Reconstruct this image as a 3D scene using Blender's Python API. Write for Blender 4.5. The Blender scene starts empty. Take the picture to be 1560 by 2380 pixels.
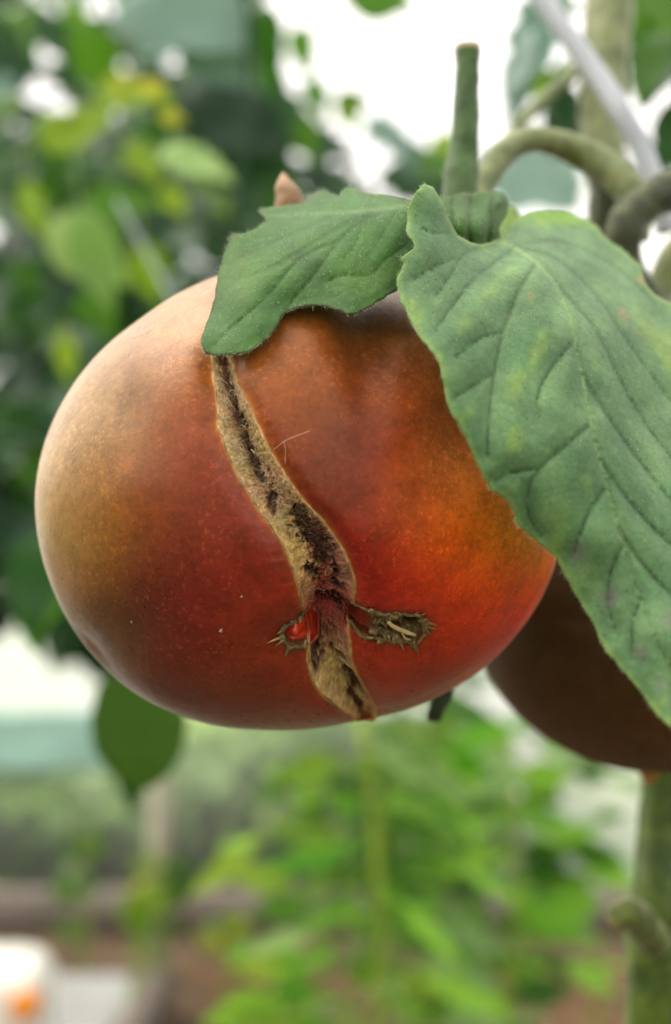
import bpy, math, random
import numpy as np
from mathutils import Vector, Matrix, Euler
from mathutils.geometry import delaunay_2d_cdt

random.seed(7)
RNG = np.random.default_rng(11)
SC = bpy.context.scene
COL = SC.collection

# ------------------------------------------------------------------ camera
F, CX, CY, H = 2803.0, 780.0, 1190.0, 0.75      # photo units: 1560 x 2380, camera height in metres
cam_d = bpy.data.cameras.new('camera')
cam = bpy.data.objects.new('camera', cam_d); COL.objects.link(cam)
cam.location = (0, 0, H); cam.rotation_euler = (math.radians(90), 0, 0)
cam_d.sensor_fit = 'VERTICAL'; cam_d.sensor_height = 36.0; cam_d.sensor_width = 23.6
cam_d.lens = 18.0 * F / CY
cam_d.clip_start = 0.01; cam_d.clip_end = 500
cam_d.dof.use_dof = True; cam_d.dof.focus_distance = 0.192; cam_d.dof.aperture_fstop = 8.0
SC.camera = cam

# ------------------------------------------------------------------ sky and sun
SUN_EL, SUN_AZ = math.radians(60), math.radians(-78)    # azimuth from +Y (away from camera) towards +X
w = bpy.data.worlds.new('World'); SC.world = w; w.use_nodes = True
nt = w.node_tree; nt.nodes.clear()
sky = nt.nodes.new('ShaderNodeTexSky'); sky.sky_type = 'NISHITA'; sky.sun_disc = False
sky.sun_elevation = SUN_EL; sky.sun_rotation = SUN_AZ
sky.air_density = .55; sky.dust_density = 9.0; sky.ozone_density = .6
bg = nt.nodes.new('ShaderNodeBackground'); bg.inputs['Strength'].default_value = 0.15
wo = nt.nodes.new('ShaderNodeOutputWorld')
nt.links.new(sky.outputs[0], bg.inputs['Color']); nt.links.new(bg.outputs[0], wo.inputs['Surface'])
sun_d = bpy.data.lights.new('sun', 'SUN'); sun_d.energy = 1.5; sun_d.angle = math.radians(35); sun_d.color = (1, .96, .90)
sun = bpy.data.objects.new('sun', sun_d); COL.objects.link(sun)
sd = Vector((math.sin(SUN_AZ) * math.cos(SUN_EL), math.cos(SUN_AZ) * math.cos(SUN_EL), math.sin(SUN_EL)))
sun.rotation_euler = (-sd).to_track_quat('-Z', 'Y').to_euler(); sun.location = (0, 0, 6)

vs = SC.view_settings
vs.view_transform = 'Standard'; vs.look = 'None'; vs.gamma = 1.0; vs.use_curve_mapping = False
vs.exposure = 1.25
SC.render.engine = 'CYCLES'
SC.cycles.use_denoising = True
SC.cycles.max_bounces = 10; SC.cycles.diffuse_bounces = 5; SC.cycles.glossy_bounces = 3
SC.cycles.transmission_bounces = 5; SC.cycles.transparent_max_bounces = 24
SC.cycles.sample_clamp_indirect = 6.0
SC.cycles.caustics_reflective = False; SC.cycles.caustics_refractive = False

# ------------------------------------------------------------------ helpers
def P(u, v, Y):
    """world point seen at photo unit (u, v) at distance Y"""
    return np.stack([(np.asarray(u, float) - CX) / F * Y, np.asarray(Y, float) + 0 * np.asarray(u, float),
                     H - (np.asarray(v, float) - CY) / F * Y], -1)
def proj(p):
    return CX + F * p[..., 0] / p[..., 1], CY + F * (H - p[..., 2]) / p[..., 1]
def sstep(a, b, x):
    t = np.clip((np.asarray(x, float) - a) / (b - a), 0, 1); return t * t * (3 - 2 * t)
def vnoise(p, seed=0):
    p = np.asarray(p, float); i = np.floor(p).astype(np.int64); f = p - i; f = f * f * f * (f * (f * 6 - 15) + 10)
    def h(a, b, c):
        n = (a * 73856093) ^ (b * 19349663) ^ (c * 83492791) ^ (seed * 265443576 + 12345)
        n = n & 0xffffffff; n = ((n ^ (n >> 13)) * 1274126177) & 0xffffffff; n = ((n ^ (n >> 16)) * 668265263) & 0xffffffff
        return (n ^ (n >> 15)) / 4294967295.0 * 2 - 1
    x, y, z = i[..., 0], i[..., 1], i[..., 2]; fx, fy, fz = f[..., 0], f[..., 1], f[..., 2]
    L = lambda a, b, t: a + (b - a) * t
    return L(L(L(h(x, y, z), h(x+1, y, z), fx), L(h(x, y+1, z), h(x+1, y+1, z), fx), fy),
             L(L(h(x, y, z+1), h(x+1, y, z+1), fx), L(h(x, y+1, z+1), h(x+1, y+1, z+1), fx), fy), fz)
def fbm(p, o=4, seed=0):
    s = 0; a = 1.0; t = 0
    for k in range(o):
        s = s + a * vnoise(np.asarray(p) * 2.0 ** k, seed + k * 7); t += a; a *= .5
    return s / t
def n2(u, v, s, seed=0, o=3):
    return fbm(np.stack([np.asarray(u) / s, np.asarray(v) / s, np.zeros_like(np.asarray(u, float)) + .37], -1), o, seed)
def tps(pts, vals, lam=1e-4):
    pts = np.asarray(pts, float) / 500.0; vals = np.asarray(vals, float)
    if vals.ndim == 1: vals = vals[:, None]
    def U(r2): return r2 * np.log(r2 + 1e-12) * .5
    d2 = ((pts[:, None] - pts[None]) ** 2).sum(-1); n = len(pts)
    A = np.zeros((n + 3, n + 3)); A[:n, :n] = U(d2) + lam * np.eye(n)
    A[:n, n] = 1; A[:n, n+1:] = pts; A[n, :n] = 1; A[n+1:, :n] = pts.T
    c = np.linalg.solve(A, np.vstack([vals, np.zeros((3, vals.shape[1]))]))
    def f(u, v):
        q = np.stack([np.asarray(u, float), np.asarray(v, float)], -1) / 500.0
        sh = q.shape[:-1]; q = q.reshape(-1, 2); out = np.zeros((len(q), vals.shape[1]))
        for a in range(0, len(q), 20000):
            z = q[a:a+20000]; e = U(((z[:, None] - pts[None]) ** 2).sum(-1))
            out[a:a+20000] = e @ c[:n] + c[n] + z @ c[n+1:]
        out = out.reshape(sh + (vals.shape[1],))
        return out[..., 0] if vals.shape[1] == 1 else out
    return f
def seg_dist(u, v, poly, closed=False):
    """distance to polyline and parameter (0..1) of the nearest point"""
    poly = np.asarray(poly, float)
    if closed: poly = np.vstack([poly, poly[:1]])
    best = np.full(np.shape(u), 1e9); par = np.zeros(np.shape(u)); L = np.r_[0, np.cumsum(np.hypot(*np.diff(poly, axis=0).T))]
    for k in range(len(poly) - 1):
        a, b = poly[k], poly[k+1]; d = b - a; l2 = d @ d + 1e-9
        t = np.clip(((u - a[0]) * d[0] + (v - a[1]) * d[1]) / l2, 0, 1)
        e = np.hypot(u - a[0] - t * d[0], v - a[1] - t * d[1])
        m = e < best; best = np.where(m, e, best); par = np.where(m, (L[k] + t * math.sqrt(l2)) / L[-1], par)
    return best, par
def in_poly(u, v, poly):
    poly = np.asarray(poly, float); ins = np.zeros(np.shape(u), bool); n = len(poly)
    for k in range(n):
        x1, y1 = poly[k]; x2, y2 = poly[(k+1) % n]
        c = ((y1 > v) != (y2 > v)) & (u < (x2 - x1) * (v - y1) / (y2 - y1 + 1e-12) + x1)
        ins ^= c
    return ins
def catmull(pts, n=8, closed=False):
    p = np.asarray(pts, float); N = len(p); out = []
    for k in range(N if closed else N - 1):
        if closed: a, b, c, d = p[(k-1) % N], p[k], p[(k+1) % N], p[(k+2) % N]
        else: a, b, c, d = p[max(k-1, 0)], p[k], p[k+1], p[min(k+2, N-1)]
        for j in range(n):
            t = j / n
            out.append(.5 * ((2*b) + (-a+c)*t + (2*a-5*b+4*c-d)*t*t + (-a+3*b-3*c+d)*t**3))
    if not closed: out.append(p[-1])
    return np.array(out)

def mesh_np(name, verts, faces=None, quads=None, cols=None, smooth=True):
    """verts (N,3); quads (M,4) int array or faces list/array of tris"""
    me = bpy.data.meshes.new(name); verts = np.asarray(verts, np.float32)
    loops, starts, tot = [], [], 0
    for arr in (quads, faces):
        if arr is None or len(arr) == 0: continue
        arr = np.asarray(arr, np.int32); k = arr.shape[1]
        starts.append(tot + np.arange(len(arr)) * k); loops.append(arr.ravel()); tot += arr.size
    loops = np.concatenate(loops).astype(np.int32); starts = np.concatenate(starts).astype(np.int32)
    me.vertices.add(len(verts)); me.vertices.foreach_set('co', verts.ravel())
    me.loops.add(len(loops)); me.loops.foreach_set('vertex_index', loops)
    me.polygons.add(len(starts)); me.polygons.foreach_set('loop_start', starts)
    me.update(calc_edges=True); me.validate()
    if smooth: me.polygons.foreach_set('use_smooth', np.ones(len(me.polygons), bool))
    if cols is not None:
        at = me.color_attributes.new('Col', 'FLOAT_COLOR', 'POINT')
        c = np.ones((len(verts), 4), np.float32); c[:, :3] = np.clip(cols, 0, 1); at.data.foreach_set('color', c.ravel())
    return me
def link(name, me, mat=None, parent=None):
    o = bpy.data.objects.new(name, me); COL.objects.link(o)
    if mat is not None and me is not None and not me.materials: me.materials.append(mat)
    if parent is not None:
        o.parent = parent; o.matrix_parent_inverse = Matrix.Translation(-Vector(parent.location))
    return o
def tag(o, label, cat, group=None):
    o['label'] = label; o['category'] = cat
    if group: o['group'] = group
    return o
def thing(name, loc, label, cat, group=None):
    o = bpy.data.objects.new(name, None); COL.objects.link(o); o.location = tuple(float(x) for x in loc); o.empty_display_size = .02
    return tag(o, label, cat, group)
def grid_quads(nr, nc, wrap=False):
    r = np.arange(nr - 1)[:, None]; c = np.arange(nc if wrap else nc - 1)[None]; c2 = (c + 1) % nc
    return np.stack([r*nc + c, r*nc + c2, (r+1)*nc + c2, (r+1)*nc + c], -1).reshape(-1, 4)
def tube(path, rad, ns=14, cap=True, noise=0.0, ridges=0, seed=0, nscale=120):
    """swept tube; returns verts, quads, tris, and (along, around) parameters"""
    path = np.asarray(path, float); n = len(path); rad = np.broadcast_to(np.asarray(rad, float), (n,)).copy()
    T = np.gradient(path, axis=0); T /= np.linalg.norm(T, axis=1)[:, None] + 1e-12
    ref = np.array([0, 1, 0.0]) if abs(T[0] @ np.array([0, 1, 0.0])) < .9 else np.array([1.0, 0, 0])
    V = []; a = np.linspace(0, 2*math.pi, ns, endpoint=False)
    x = np.cross(T[0], ref)
    for k in range(n):
        x = x - (x @ T[k]) * T[k]; x /= np.linalg.norm(x) + 1e-12; y = np.cross(T[k], x)
        r = rad[k] * (1 + (ridges and .07 * np.cos(a * ridges)))
        ring = path[k] + np.cos(a)[:, None] * x * (r * np.ones(ns))[:, None] + np.sin(a)[:, None] * y * (r * np.ones(ns))[:, None]
        V.append(ring)
    V = np.array(V)
    if noise:
        d = V - path[:, None]; V = path[:, None] + d * (1 + noise * fbm(V * nscale, 3, seed))[..., None]
    Q = grid_quads(n, ns, True); V = V.reshape(-1, 3); Tn = []
    if cap:
        for e, k in ((0, 0), (n - 1, 1)):
            c = len(V); V = np.vstack([V, path[e] + T[e] * rad[e] * (.25 if k else -.25)])
            for j in range(ns):
                p, q = e*ns + j, e*ns + (j+1) % ns
                Tn.append((q, p, c) if k == 0 else (p, q, c))
    al = np.repeat(np.linspace(0, 1, n), ns)
    if cap: al = np.r_[al, 0, 1]
    return V, Q, np.array(Tn) if Tn else None, al

# ------------------------------------------------------------------ materials
def nodes(name):
    m = bpy.data.materials.new(name); m.use_nodes = True; m.node_tree.nodes.clear(); return m, m.node_tree
def N(t, typ, **kw):
    n = t.nodes.new(typ)
    for k, v in kw.items():
        if k in n.inputs: n.inputs[k].default_value = v
        else: setattr(n, k, v)
    return n
def noise_n(t, vec, scale, detail=3, rough=.55):
    n = N(t, 'ShaderNodeTexNoise', Scale=scale, Detail=detail, Roughness=rough); t.links.new(vec, n.inputs['Vector']); return n.outputs['Fac']
def ramp(t, fac, stops):
    r = N(t, 'ShaderNodeValToRGB'); e = r.color_ramp.elements
    while len(e) < len(stops): e.new(.5)
    for k, (p, c) in enumerate(stops):
        e[k].position = p; e[k].color = tuple(c) + (1,) if len(c) == 3 else c
    t.links.new(fac, r.inputs['Fac']); return r.outputs['Color']
def mixc(t, a, b, fac, mode='MIX'):
    m = N(t, 'ShaderNodeMix', data_type='RGBA', blend_type=mode)
    for k, x in ((6, a), (7, b), (0, fac)):
        if hasattr(x, 'links') or isinstance(x, bpy.types.NodeSocket): t.links.new(x, m.inputs[k])
        else: m.inputs[k].default_value = x if not isinstance(x, tuple) else (tuple(x) + (1,) if len(x) == 3 else x)
    return m.outputs[2]
G = lambda x: (x, x, x)
def bump(t, h, strength, dist):
    b = N(t, 'ShaderNodeBump', Strength=strength, Distance=dist); t.links.new(h, b.inputs['Height']); return b.outputs['Normal']
def finish(t, sh):
    o = N(t, 'ShaderNodeOutputMaterial'); t.links.new(sh, o.inputs['Surface'])

def mat_skin(name, flecks=.6, rough=.31, sheen=.34, sss=.08):
    m, t = nodes(name); tc = N(t, 'ShaderNodeTexCoord').outputs['Object']
    col = N(t, 'ShaderNodeAttribute', attribute_name='Col').outputs['Color']
    mot = ramp(t, noise_n(t, tc, 190, 5, .65), [(.3, G(.72)), (.7, G(1.22))])
    col = mixc(t, col, mot, 1.0, 'MULTIPLY')
    mot2 = ramp(t, noise_n(t, tc, 900, 4, .7), [(.32, G(.78)), (.68, G(1.2))])
    col = mixc(t, col, mot2, 1.0, 'MULTIPLY')
    fl = ramp(t, noise_n(t, tc, 1500, 2, .5), [(.58, G(0)), (.70, G(1))])
    patch = ramp(t, noise_n(t, tc, 70, 3), [(.38, G(.15)), (.65, G(1))])
    fm = N(t, 'ShaderNodeMath', operation='MULTIPLY'); t.links.new(fl, fm.inputs[0]); t.links.new(patch, fm.inputs[1])
    fm2 = N(t, 'ShaderNodeMath', operation='MULTIPLY'); fm2.inputs[1].default_value = flecks; t.links.new(fm.outputs[0], fm2.inputs[0])
    fcol = mixc(t, mixc(t, col, (2.0, 2.3, 2.2), 1.0, 'MULTIPLY'), (.07, .03, .008), 1.0, 'ADD'); col = mixc(t, col, fcol, fm2.outputs[0])
    dk = ramp(t, noise_n(t, tc, 1500, 1, .4), [(.73, G(0)), (.78, G(.6))])
    col = mixc(t, col, (.10, .04, .02), dk)
    b = N(t, 'ShaderNodeBsdfPrincipled', Roughness=rough)
    b.inputs['Specular IOR Level'].default_value = .40
    b.inputs['Sheen Weight'].default_value = sheen; b.inputs['Sheen Roughness'].default_value = .22
    b.inputs['Sheen Tint'].default_value = (1, .94, .86, 1); b.inputs['Specular Tint'].default_value = (1, .78, .55, 1)
    b.inputs['Subsurface Weight'].default_value = sss; b.inputs['Subsurface Radius'].default_value = (.004, .0012, .0005); b.inputs['Subsurface Scale'].default_value = 1.0
    t.links.new(col, b.inputs['Base Color'])
    rr = ramp(t, noise_n(t, tc, 500, 4, .6), [(.3, G(rough - .05)), (.7, G(rough + .1))]); t.links.new(rr, b.inputs['Roughness'])
    t.links.new(bump(t, noise_n(t, tc, 1400, 4, .65), .16, .0004), b.inputs['Normal'])
    finish(t, b.outputs[0]); return m
def mat_attr(name, rough=.8, bscale=1500, bstr=.5, bdist=.0004, spec=.3, var=.3, sheen=0, vscale=700, sss=0):
    m, t = nodes(name); tc = N(t, 'ShaderNodeTexCoord').outputs['Object']
    col = N(t, 'ShaderNodeAttribute', attribute_name='Col').outputs['Color']
    col = mixc(t, col, ramp(t, noise_n(t, tc, vscale, 5, .7), [(.28, G(1 - var)), (.72, G(1 + var))]), 1.0, 'MULTIPLY')
    b = N(t, 'ShaderNodeBsdfPrincipled', Roughness=rough); b.inputs['Specular IOR Level'].default_value = spec
    b.inputs['Sheen Weight'].default_value = sheen
    if sss:
        b.inputs['Subsurface Weight'].default_value = sss; b.inputs['Subsurface Radius'].default_value = (.003, .001, .0005); b.inputs['Subsurface Scale'].default_value = 1.0
    t.links.new(col, b.inputs['Base Color'])
    t.links.new(bump(t, noise_n(t, tc, bscale, 4, .7), bstr, bdist), b.inputs['Normal'])
    finish(t, b.outputs[0]); return m
def mat_leaf_near(name):
    m, t = nodes(name); tc = N(t, 'ShaderNodeTexCoord').outputs['Object']
    col = N(t, 'ShaderNodeAttribute', attribute_name='Col').outputs['Color']
    col = mixc(t, col, ramp(t, noise_n(t, tc, 120, 4, .6), [(.3, G(.8)), (.7, G(1.2))]), 1.0, 'MULTIPLY')
    col = mixc(t, col, ramp(t, noise_n(t, tc, 1100, 4, .7), [(.3, G(.90)), (.7, G(1.10))]), 1.0, 'MULTIPLY')
    sp = ramp(t, noise_n(t, tc, 2900, 1, .4), [(.70, G(0)), (.76, G(.5))]); col = mixc(t, col, (.5, .56, .36), sp)
    sp2 = ramp(t, noise_n(t, tc, 2300, 1, .4), [(.70, G(0)), (.75, G(.7))]); 
    mp = N(t, 'ShaderNodeMapping'); mp.inputs['Location'].default_value = (3.1, 1.7, .4); t.links.new(tc, mp.inputs['Vector'])
    sp2 = ramp(t, noise_n(t, mp.outputs[0], 1900, 1, .4), [(.70, G(0)), (.75, G(.6))]); col = mixc(t, col, (.02, .05, .03), sp2)
    vn = N(t, 'ShaderNodeTexVoronoi', feature='DISTANCE_TO_EDGE', Scale=420.0); t.links.new(tc, vn.inputs['Vector']); vl = ramp(t, vn.outputs['Distance'], [(0, G(.80)), (.09, G(1.02))]); col = mixc(t, col, vl, .5, 'MULTIPLY')
    b = N(t, 'ShaderNodeBsdfPrincipled', Roughness=.55); b.inputs['Specular IOR Level'].default_value = .22
    b.inputs['Sheen Weight'].default_value = .10; b.inputs['Sheen Tint'].default_value = (.85, 1, .9, 1)
    t.links.new(col, b.inputs['Base Color'])
    vo = N(t, 'ShaderNodeTexVoronoi', feature='DISTANCE_TO_EDGE', Scale=330.0); wv = N(t, 'ShaderNodeMix', data_type='VECTOR'); wv.inputs[0].default_value = .0035
    nz = N(t, 'ShaderNodeTexNoise', Scale=160.0, Detail=3.0); t.links.new(tc, nz.inputs['Vector']); t.links.new(tc, wv.inputs[4]); t.links.new(nz.outputs['Color'], wv.inputs[5]); t.links.new(wv.outputs[1], vo.inputs['Vector'])
    vr = ramp(t, vo.outputs['Distance'], [(0, G(0)), (.22, G(1))]); hs = mixc(t, vr, noise_n(t, tc, 650, 5, .65), .55)
    t.links.new(bump(t, hs, .20, .0004), b.inputs['Normal'])
    tr = N(t, 'ShaderNodeBsdfTranslucent'); t.links.new(mixc(t, col, (.9, 1.0, .25), 1.0, 'MULTIPLY'), tr.inputs['Color'])
    mx = N(t, 'ShaderNodeMixShader'); mx.inputs[0].default_value = .38
    t.links.new(b.outputs[0], mx.inputs[1]); t.links.new(tr.outputs[0], mx.inputs[2]); finish(t, mx.outputs[0]); return m
def mat_leaf_far(name, c0, c1, trans=.35, rough=.4):
    m, t = nodes(name); oi = N(t, 'ShaderNodeObjectInfo').outputs['Random']
    col = ramp(t, oi, [(0, c0), (1, c1)]); tc = N(t, 'ShaderNodeTexCoord').outputs['Object']
    col = mixc(t, col, ramp(t, noise_n(t, tc, 40, 3), [(.3, G(.75)), (.7, G(1.25))]), 1.0, 'MULTIPLY')
    b = N(t, 'ShaderNodeBsdfPrincipled', Roughness=rough); b.inputs['Specular IOR Level'].default_value = .22
    t.links.new(col, b.inputs['Base Color'])
    tr = N(t, 'ShaderNodeBsdfTranslucent'); t.links.new(mixc(t, col, (1.1, 1.2, .4), 1.0, 'MULTIPLY'), tr.inputs['Color'])
    mx = N(t, 'ShaderNodeMixShader'); mx.inputs[0].default_value = trans
    t.links.new(b.outputs[0], mx.inputs[1]); t.links.new(tr.outputs[0], mx.inputs[2]); finish(t, mx.outputs[0]); return m
def mat_plain(name, c0, c1, scale=30, rough=.7, spec=.3, bstr=.3, bdist=.004, stretch=(1, 1, 1)):
    m, t = nodes(name); tc = N(t, 'ShaderNodeTexCoord').outputs['Object']
    mp = N(t, 'ShaderNodeMapping'); mp.inputs['Scale'].default_value = stretch; t.links.new(tc, mp.inputs['Vector']); tc = mp.outputs[0]
    f = noise_n(t, tc, scale, 5, .6); col = ramp(t, f, [(.3, c0), (.7, c1)])
    b = N(t, 'ShaderNodeBsdfPrincipled', Roughness=rough); b.inputs['Specular IOR Level'].default_value = spec
    t.links.new(col, b.inputs['Base Color']); t.links.new(bump(t, f, bstr, bdist), b.inputs['Normal'])
    finish(t, b.outputs[0]); return m
def mat_film(name, t0=.22, t1=.34):
    m, t = nodes(name); tc = N(t, 'ShaderNodeTexCoord').outputs['Object']
    f = noise_n(t, tc, 2.5, 4, .6)
    tr = N(t, 'ShaderNodeBsdfTranslucent', Color=(.95, .95, .93, 1)); di = N(t, 'ShaderNodeBsdfDiffuse', Color=(.8, .82, .82, 1))
    tp = N(t, 'ShaderNodeBsdfTransparent', Color=(.95, .97, .96, 1))
    a = N(t, 'ShaderNodeMixShader'); a.inputs[0].default_value = .12; t.links.new(tr.outputs[0], a.inputs[1]); t.links.new(di.outputs[0], a.inputs[2])
    b = N(t, 'ShaderNodeMixShader'); t.links.new(ramp(t, f, [(.3, G(t0)), (.7, G(t1))]), b.inputs[0])
    t.links.new(a.outputs[0], b.inputs[1]); t.links.new(tp.outputs[0], b.inputs[2]); finish(t, b.outputs[0]); return m

M = dict(
    skin=mat_skin('tomato_skin'), skin2=mat_skin('tomato_skin_painted_shade', .12, .5, .0, .0),
    scar=mat_attr('split_tissue', .85, 1600, .7, .0005, .25, .35, 0, 900), fibre=mat_attr('scar_fibre', .8, 900, 0, .0001, .2, .2),
    crust=mat_attr('cork_crust', .9, 1500, .8, .0005, .2, .4), pulp=mat_attr('wet_pulp', .18, 500, .15, .0004, .6, .25, 0, 350, .3),
    leaf=mat_leaf_near('leaf_near'), stem=mat_attr('stem_near', .55, 700, .4, .0005, .35, .2, .12, 300),
    film=mat_film('polythene'), skirt=mat_film('clear_polythene', .86, .93),
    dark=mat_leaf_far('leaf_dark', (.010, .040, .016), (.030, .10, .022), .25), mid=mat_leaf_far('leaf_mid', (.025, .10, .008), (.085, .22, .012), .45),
    lime=mat_leaf_far('leaf_lime', (.10, .24, .012), (.26, .38, .04), .45), pale=mat_leaf_far('leaf_pale', (.14, .27, .08), (.28, .42, .14), .4),
    hang=mat_leaf_far('leaf_hang', (.035, .085, .012), (.045, .10, .014), .35), yellow=mat_leaf_far('leaf_yellow', (.34, .40, .02), (.48, .48, .04), .4), fresh=mat_leaf_far('leaf_fresh', (.07, .27, .012), (.32, .60, .07), .55), blue=mat_leaf_far('leaf_blue', (.10, .20, .16), (.22, .32, .28), .2, .25),
    stalk=mat_plain('stalk_green', (.15, .26, .02), (.30, .40, .05), 60, .5),
    soil=mat_plain('soil', (.06, .042, .026), (.17, .12, .075), 25, .95, .1, .8, .02),
    mulch=mat_plain('mulch', (.10, .06, .032), (.22, .14, .075), 45, .95, .1, .9, .02),
    grass=mat_plain('grass_field', (.05, .10, .015), (.16, .24, .05), 3, .9, .1, .8, .05),
    board=mat_plain('weathered_board', (.13, .11, .09), (.27, .23, .19), 12, .8, .2, .4, .003, (.4, 6, 6)),
    slab=mat_plain('pale_slab', (.30, .31, .29), (.44, .45, .42), 9, .85, .2, .3, .003),
    tarp=mat_plain('tarp', (.26, .52, .44), (.38, .64, .56), 6, .5), plastic=mat_plain('white_plastic', (.72, .72, .62), (.82, .82, .74), 4, .4, .5, .05),
    orange=mat_plain('orange_skin', (.75, .22, .01), (.85, .30, .02), 20, .3, .5, .02), grey=mat_plain('grey_metal', (.24, .27, .29), (.36, .39, .42), 40, .35, .6, .1, .001, (3, 3, .3)),
    stone=mat_plain('pale_stone', (.42, .38, .28), (.62, .58, .46), 25, .8), twine=mat_plain('twine', (.12, .16, .17), (.22, .26, .27), 200, .6),
    hedge=mat_leaf_far('hedge_leaf', (.03, .09, .012), (.14, .24, .04), .3),
)

# ------------------------------------------------------------------ the setting
def sheet(name, x0, x1, y0, y1, z, mat, nx=2, ny=2, amp=0, nscale=3, kind='structure'):
    X, Y = np.meshgrid(np.linspace(x0, x1, nx), np.linspace(y0, y1, ny)); Z = np.full_like(X, z)
    if amp: Z = Z + amp * fbm(np.stack([X * nscale, Y * nscale, X * 0], -1), 4, 3)
    o = link(name, mesh_np(name, np.stack([X, Y, Z], -1).reshape(-1, 3), quads=grid_quads(ny, nx)), mat); o['kind'] = kind
    return o
sheet('ground', -250, 250, -250, 250, -.03, M['grass'])
sheet('soil_bed', -3.2, 3.2, -1.6, 2.28, -.004, M['soil'], 120, 80, .016, 5)
sheet('path', -3.0, -.30, 1.40, 1.90, .022, M['slab'], 60, 20, .003, 6)

# polytunnel cover: a half tube of white polythene with ends
def tunnel():
    a = np.linspace(0, math.pi, 61); R, y0, xs = 2.12, .22, np.linspace(-3.4, 3.4, 35)
    a0 = math.asin(.39 / (R * 1.02))
    for name, arc, mat in (('polytunnel_cover', np.linspace(a0, math.pi - a0, 61), 'film'), ('polytunnel_skirt', np.linspace(math.pi - a0 - .002, math.pi, 9), 'skirt'), ('polytunnel_panel', np.linspace(math.pi - a0 - .002, math.pi, 9), 'film'), ('polytunnel_skirt', np.linspace(0, a0 - .002, 9), 'skirt')):
        xx = xs if name == 'polytunnel_cover' else (np.linspace(.30, 3.4, 16) if name == 'polytunnel_panel' else np.linspace(-3.4, .298 if arc[-1] > 1 else 3.4, 19))
        V = np.array([[x, y0 - R * math.cos(t) * 1.0, R * 1.02 * math.sin(t) - .02] for x in xx for t in arc])
        o = link(name, mesh_np(name, V, quads=grid_quads(len(xx), len(arc))), M[mat]); o['kind'] = 'structure'
tunnel()
tag(link('base_board', mesh_np('base_board', *(lambda x0, x1, y0, y1, z0, z1: (np.array([[x, y, z] for x in (x0, x1) for y in (y0, y1) for z in (z0, z1)]),))(-3.2, 3.2, 2.16, 2.20, -.01, .065),
    quads=np.array([[0,1,3,2],[4,6,7,5],[0,4,5,1],[2,3,7,6],[1,5,7,3],[0,2,6,4]]), smooth=False), M['board']),
    'long grey weathered board along the foot of the polythene wall', 'board')

# ------------------------------------------------------------------ the split tomato
TC_UV = (690.0, 1165.0); TC = P(*TC_UV, .225); DF, DB = .042, .046
OUT = [(500,645),(420,680),(330,742),(240,812),(160,912),(110,1012),(82,1140),(85,1225),(110,1335),(160,1445),(205,1512),(285,1592),(400,1657),(500,1687),(620,1697),
       (740,1694),(800,1682),(870,1667),(960,1648),(1050,1606),(1130,1556),(1210,1472),(1262,1400),(1297,1320),(1312,1220),(1300,1080),(1255,930),(1180,800),(1060,690),(900,625),(740,605),(610,612)]
def _rho():
    o = np.array(OUT, float); du, dv = o[:, 0] - TC_UV[0], -(o[:, 1] - TC_UV[1])
    ang = np.arctan2(dv, du); r = .225 * np.sin(np.arctan(np.hypot(du, dv) / F)); k = np.argsort(ang); ang, r = ang[k], r[k]
    g = np.linspace(-math.pi, math.pi, 721)[:-1]
    q = np.interp(g, np.r_[ang - 2*math.pi, ang, ang + 2*math.pi], np.r_[r, r, r])
    ker = np.exp(-.5 * (np.arange(-30, 31) / 7.0) ** 2); ker /= ker.sum()
    q = np.convolve(np.r_[q[-60:], q, q[:60]], ker, 'same')[60:-60]
    return np.r_[g, math.pi], np.r_[q, q[0]]
RG, RQ = _rho(); RM = RQ.mean()
def rho_e(th, ph):
    return RM + (np.interp(th, RG, RQ) - RM) * sstep(0, 1.15, np.minimum(ph, math.pi - ph) if np.ndim(ph) else ph)
def tom_point(th, ph):
    r = rho_e(th, ph) * np.sin(ph); D = np.where(ph < math.pi / 2, DF, DB)
    return np.stack([TC[0] + r * np.cos(th), TC[1] - D * np.cos(ph), TC[2] + r * np.sin(th)], -1)
def surf_raw(u, v):
    u = np.asarray(u, float); v = np.asarray(v, float); d = np.stack([(u - CX) / F, np.ones_like(u), -(v - CY) / F], -1)
    def g(Y):
        p = d * Y[..., None]; x = p[..., 0] - TC[0]; y = p[..., 1] - TC[1]; z = p[..., 2] + H - TC[2]
        c = np.clip(-y / np.where(y < 0, DF, DB), -1, 1); ph = np.arccos(c)
        return np.hypot(x, z) - rho_e(np.arctan2(z, x), ph) * np.sin(ph)
    Ys = np.linspace(TC[1] - DF + 1e-5, TC[1] + .004, 90); best = np.full(u.shape, 1e9); by = np.full(u.shape, TC[1]); lo = np.full(u.shape, Ys[0]); hi = np.full(u.shape, np.nan)
    prev = np.full(u.shape, Ys[0])
    for Y in Ys:
        e = g(np.full(u.shape, Y)); m = e < best; best = np.where(m, e, best); by = np.where(m, Y, by)
        hit = (e < 0) & np.isnan(hi); hi = np.where(hit, Y, hi); lo = np.where(hit, prev, lo); prev = np.full(u.shape, Y)
    miss = np.isnan(hi); hi = np.where(miss, by, hi); lo = np.where(miss, by, lo)
    for _ in range(22):
        mid = (lo + hi) / 2; e = g(mid); lo = np.where(e > 0, mid, lo); hi = np.where(e > 0, hi, mid)
    Y = (lo + hi) / 2
    p = d * Y[..., None]; p[..., 2] += H
    return p
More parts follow.
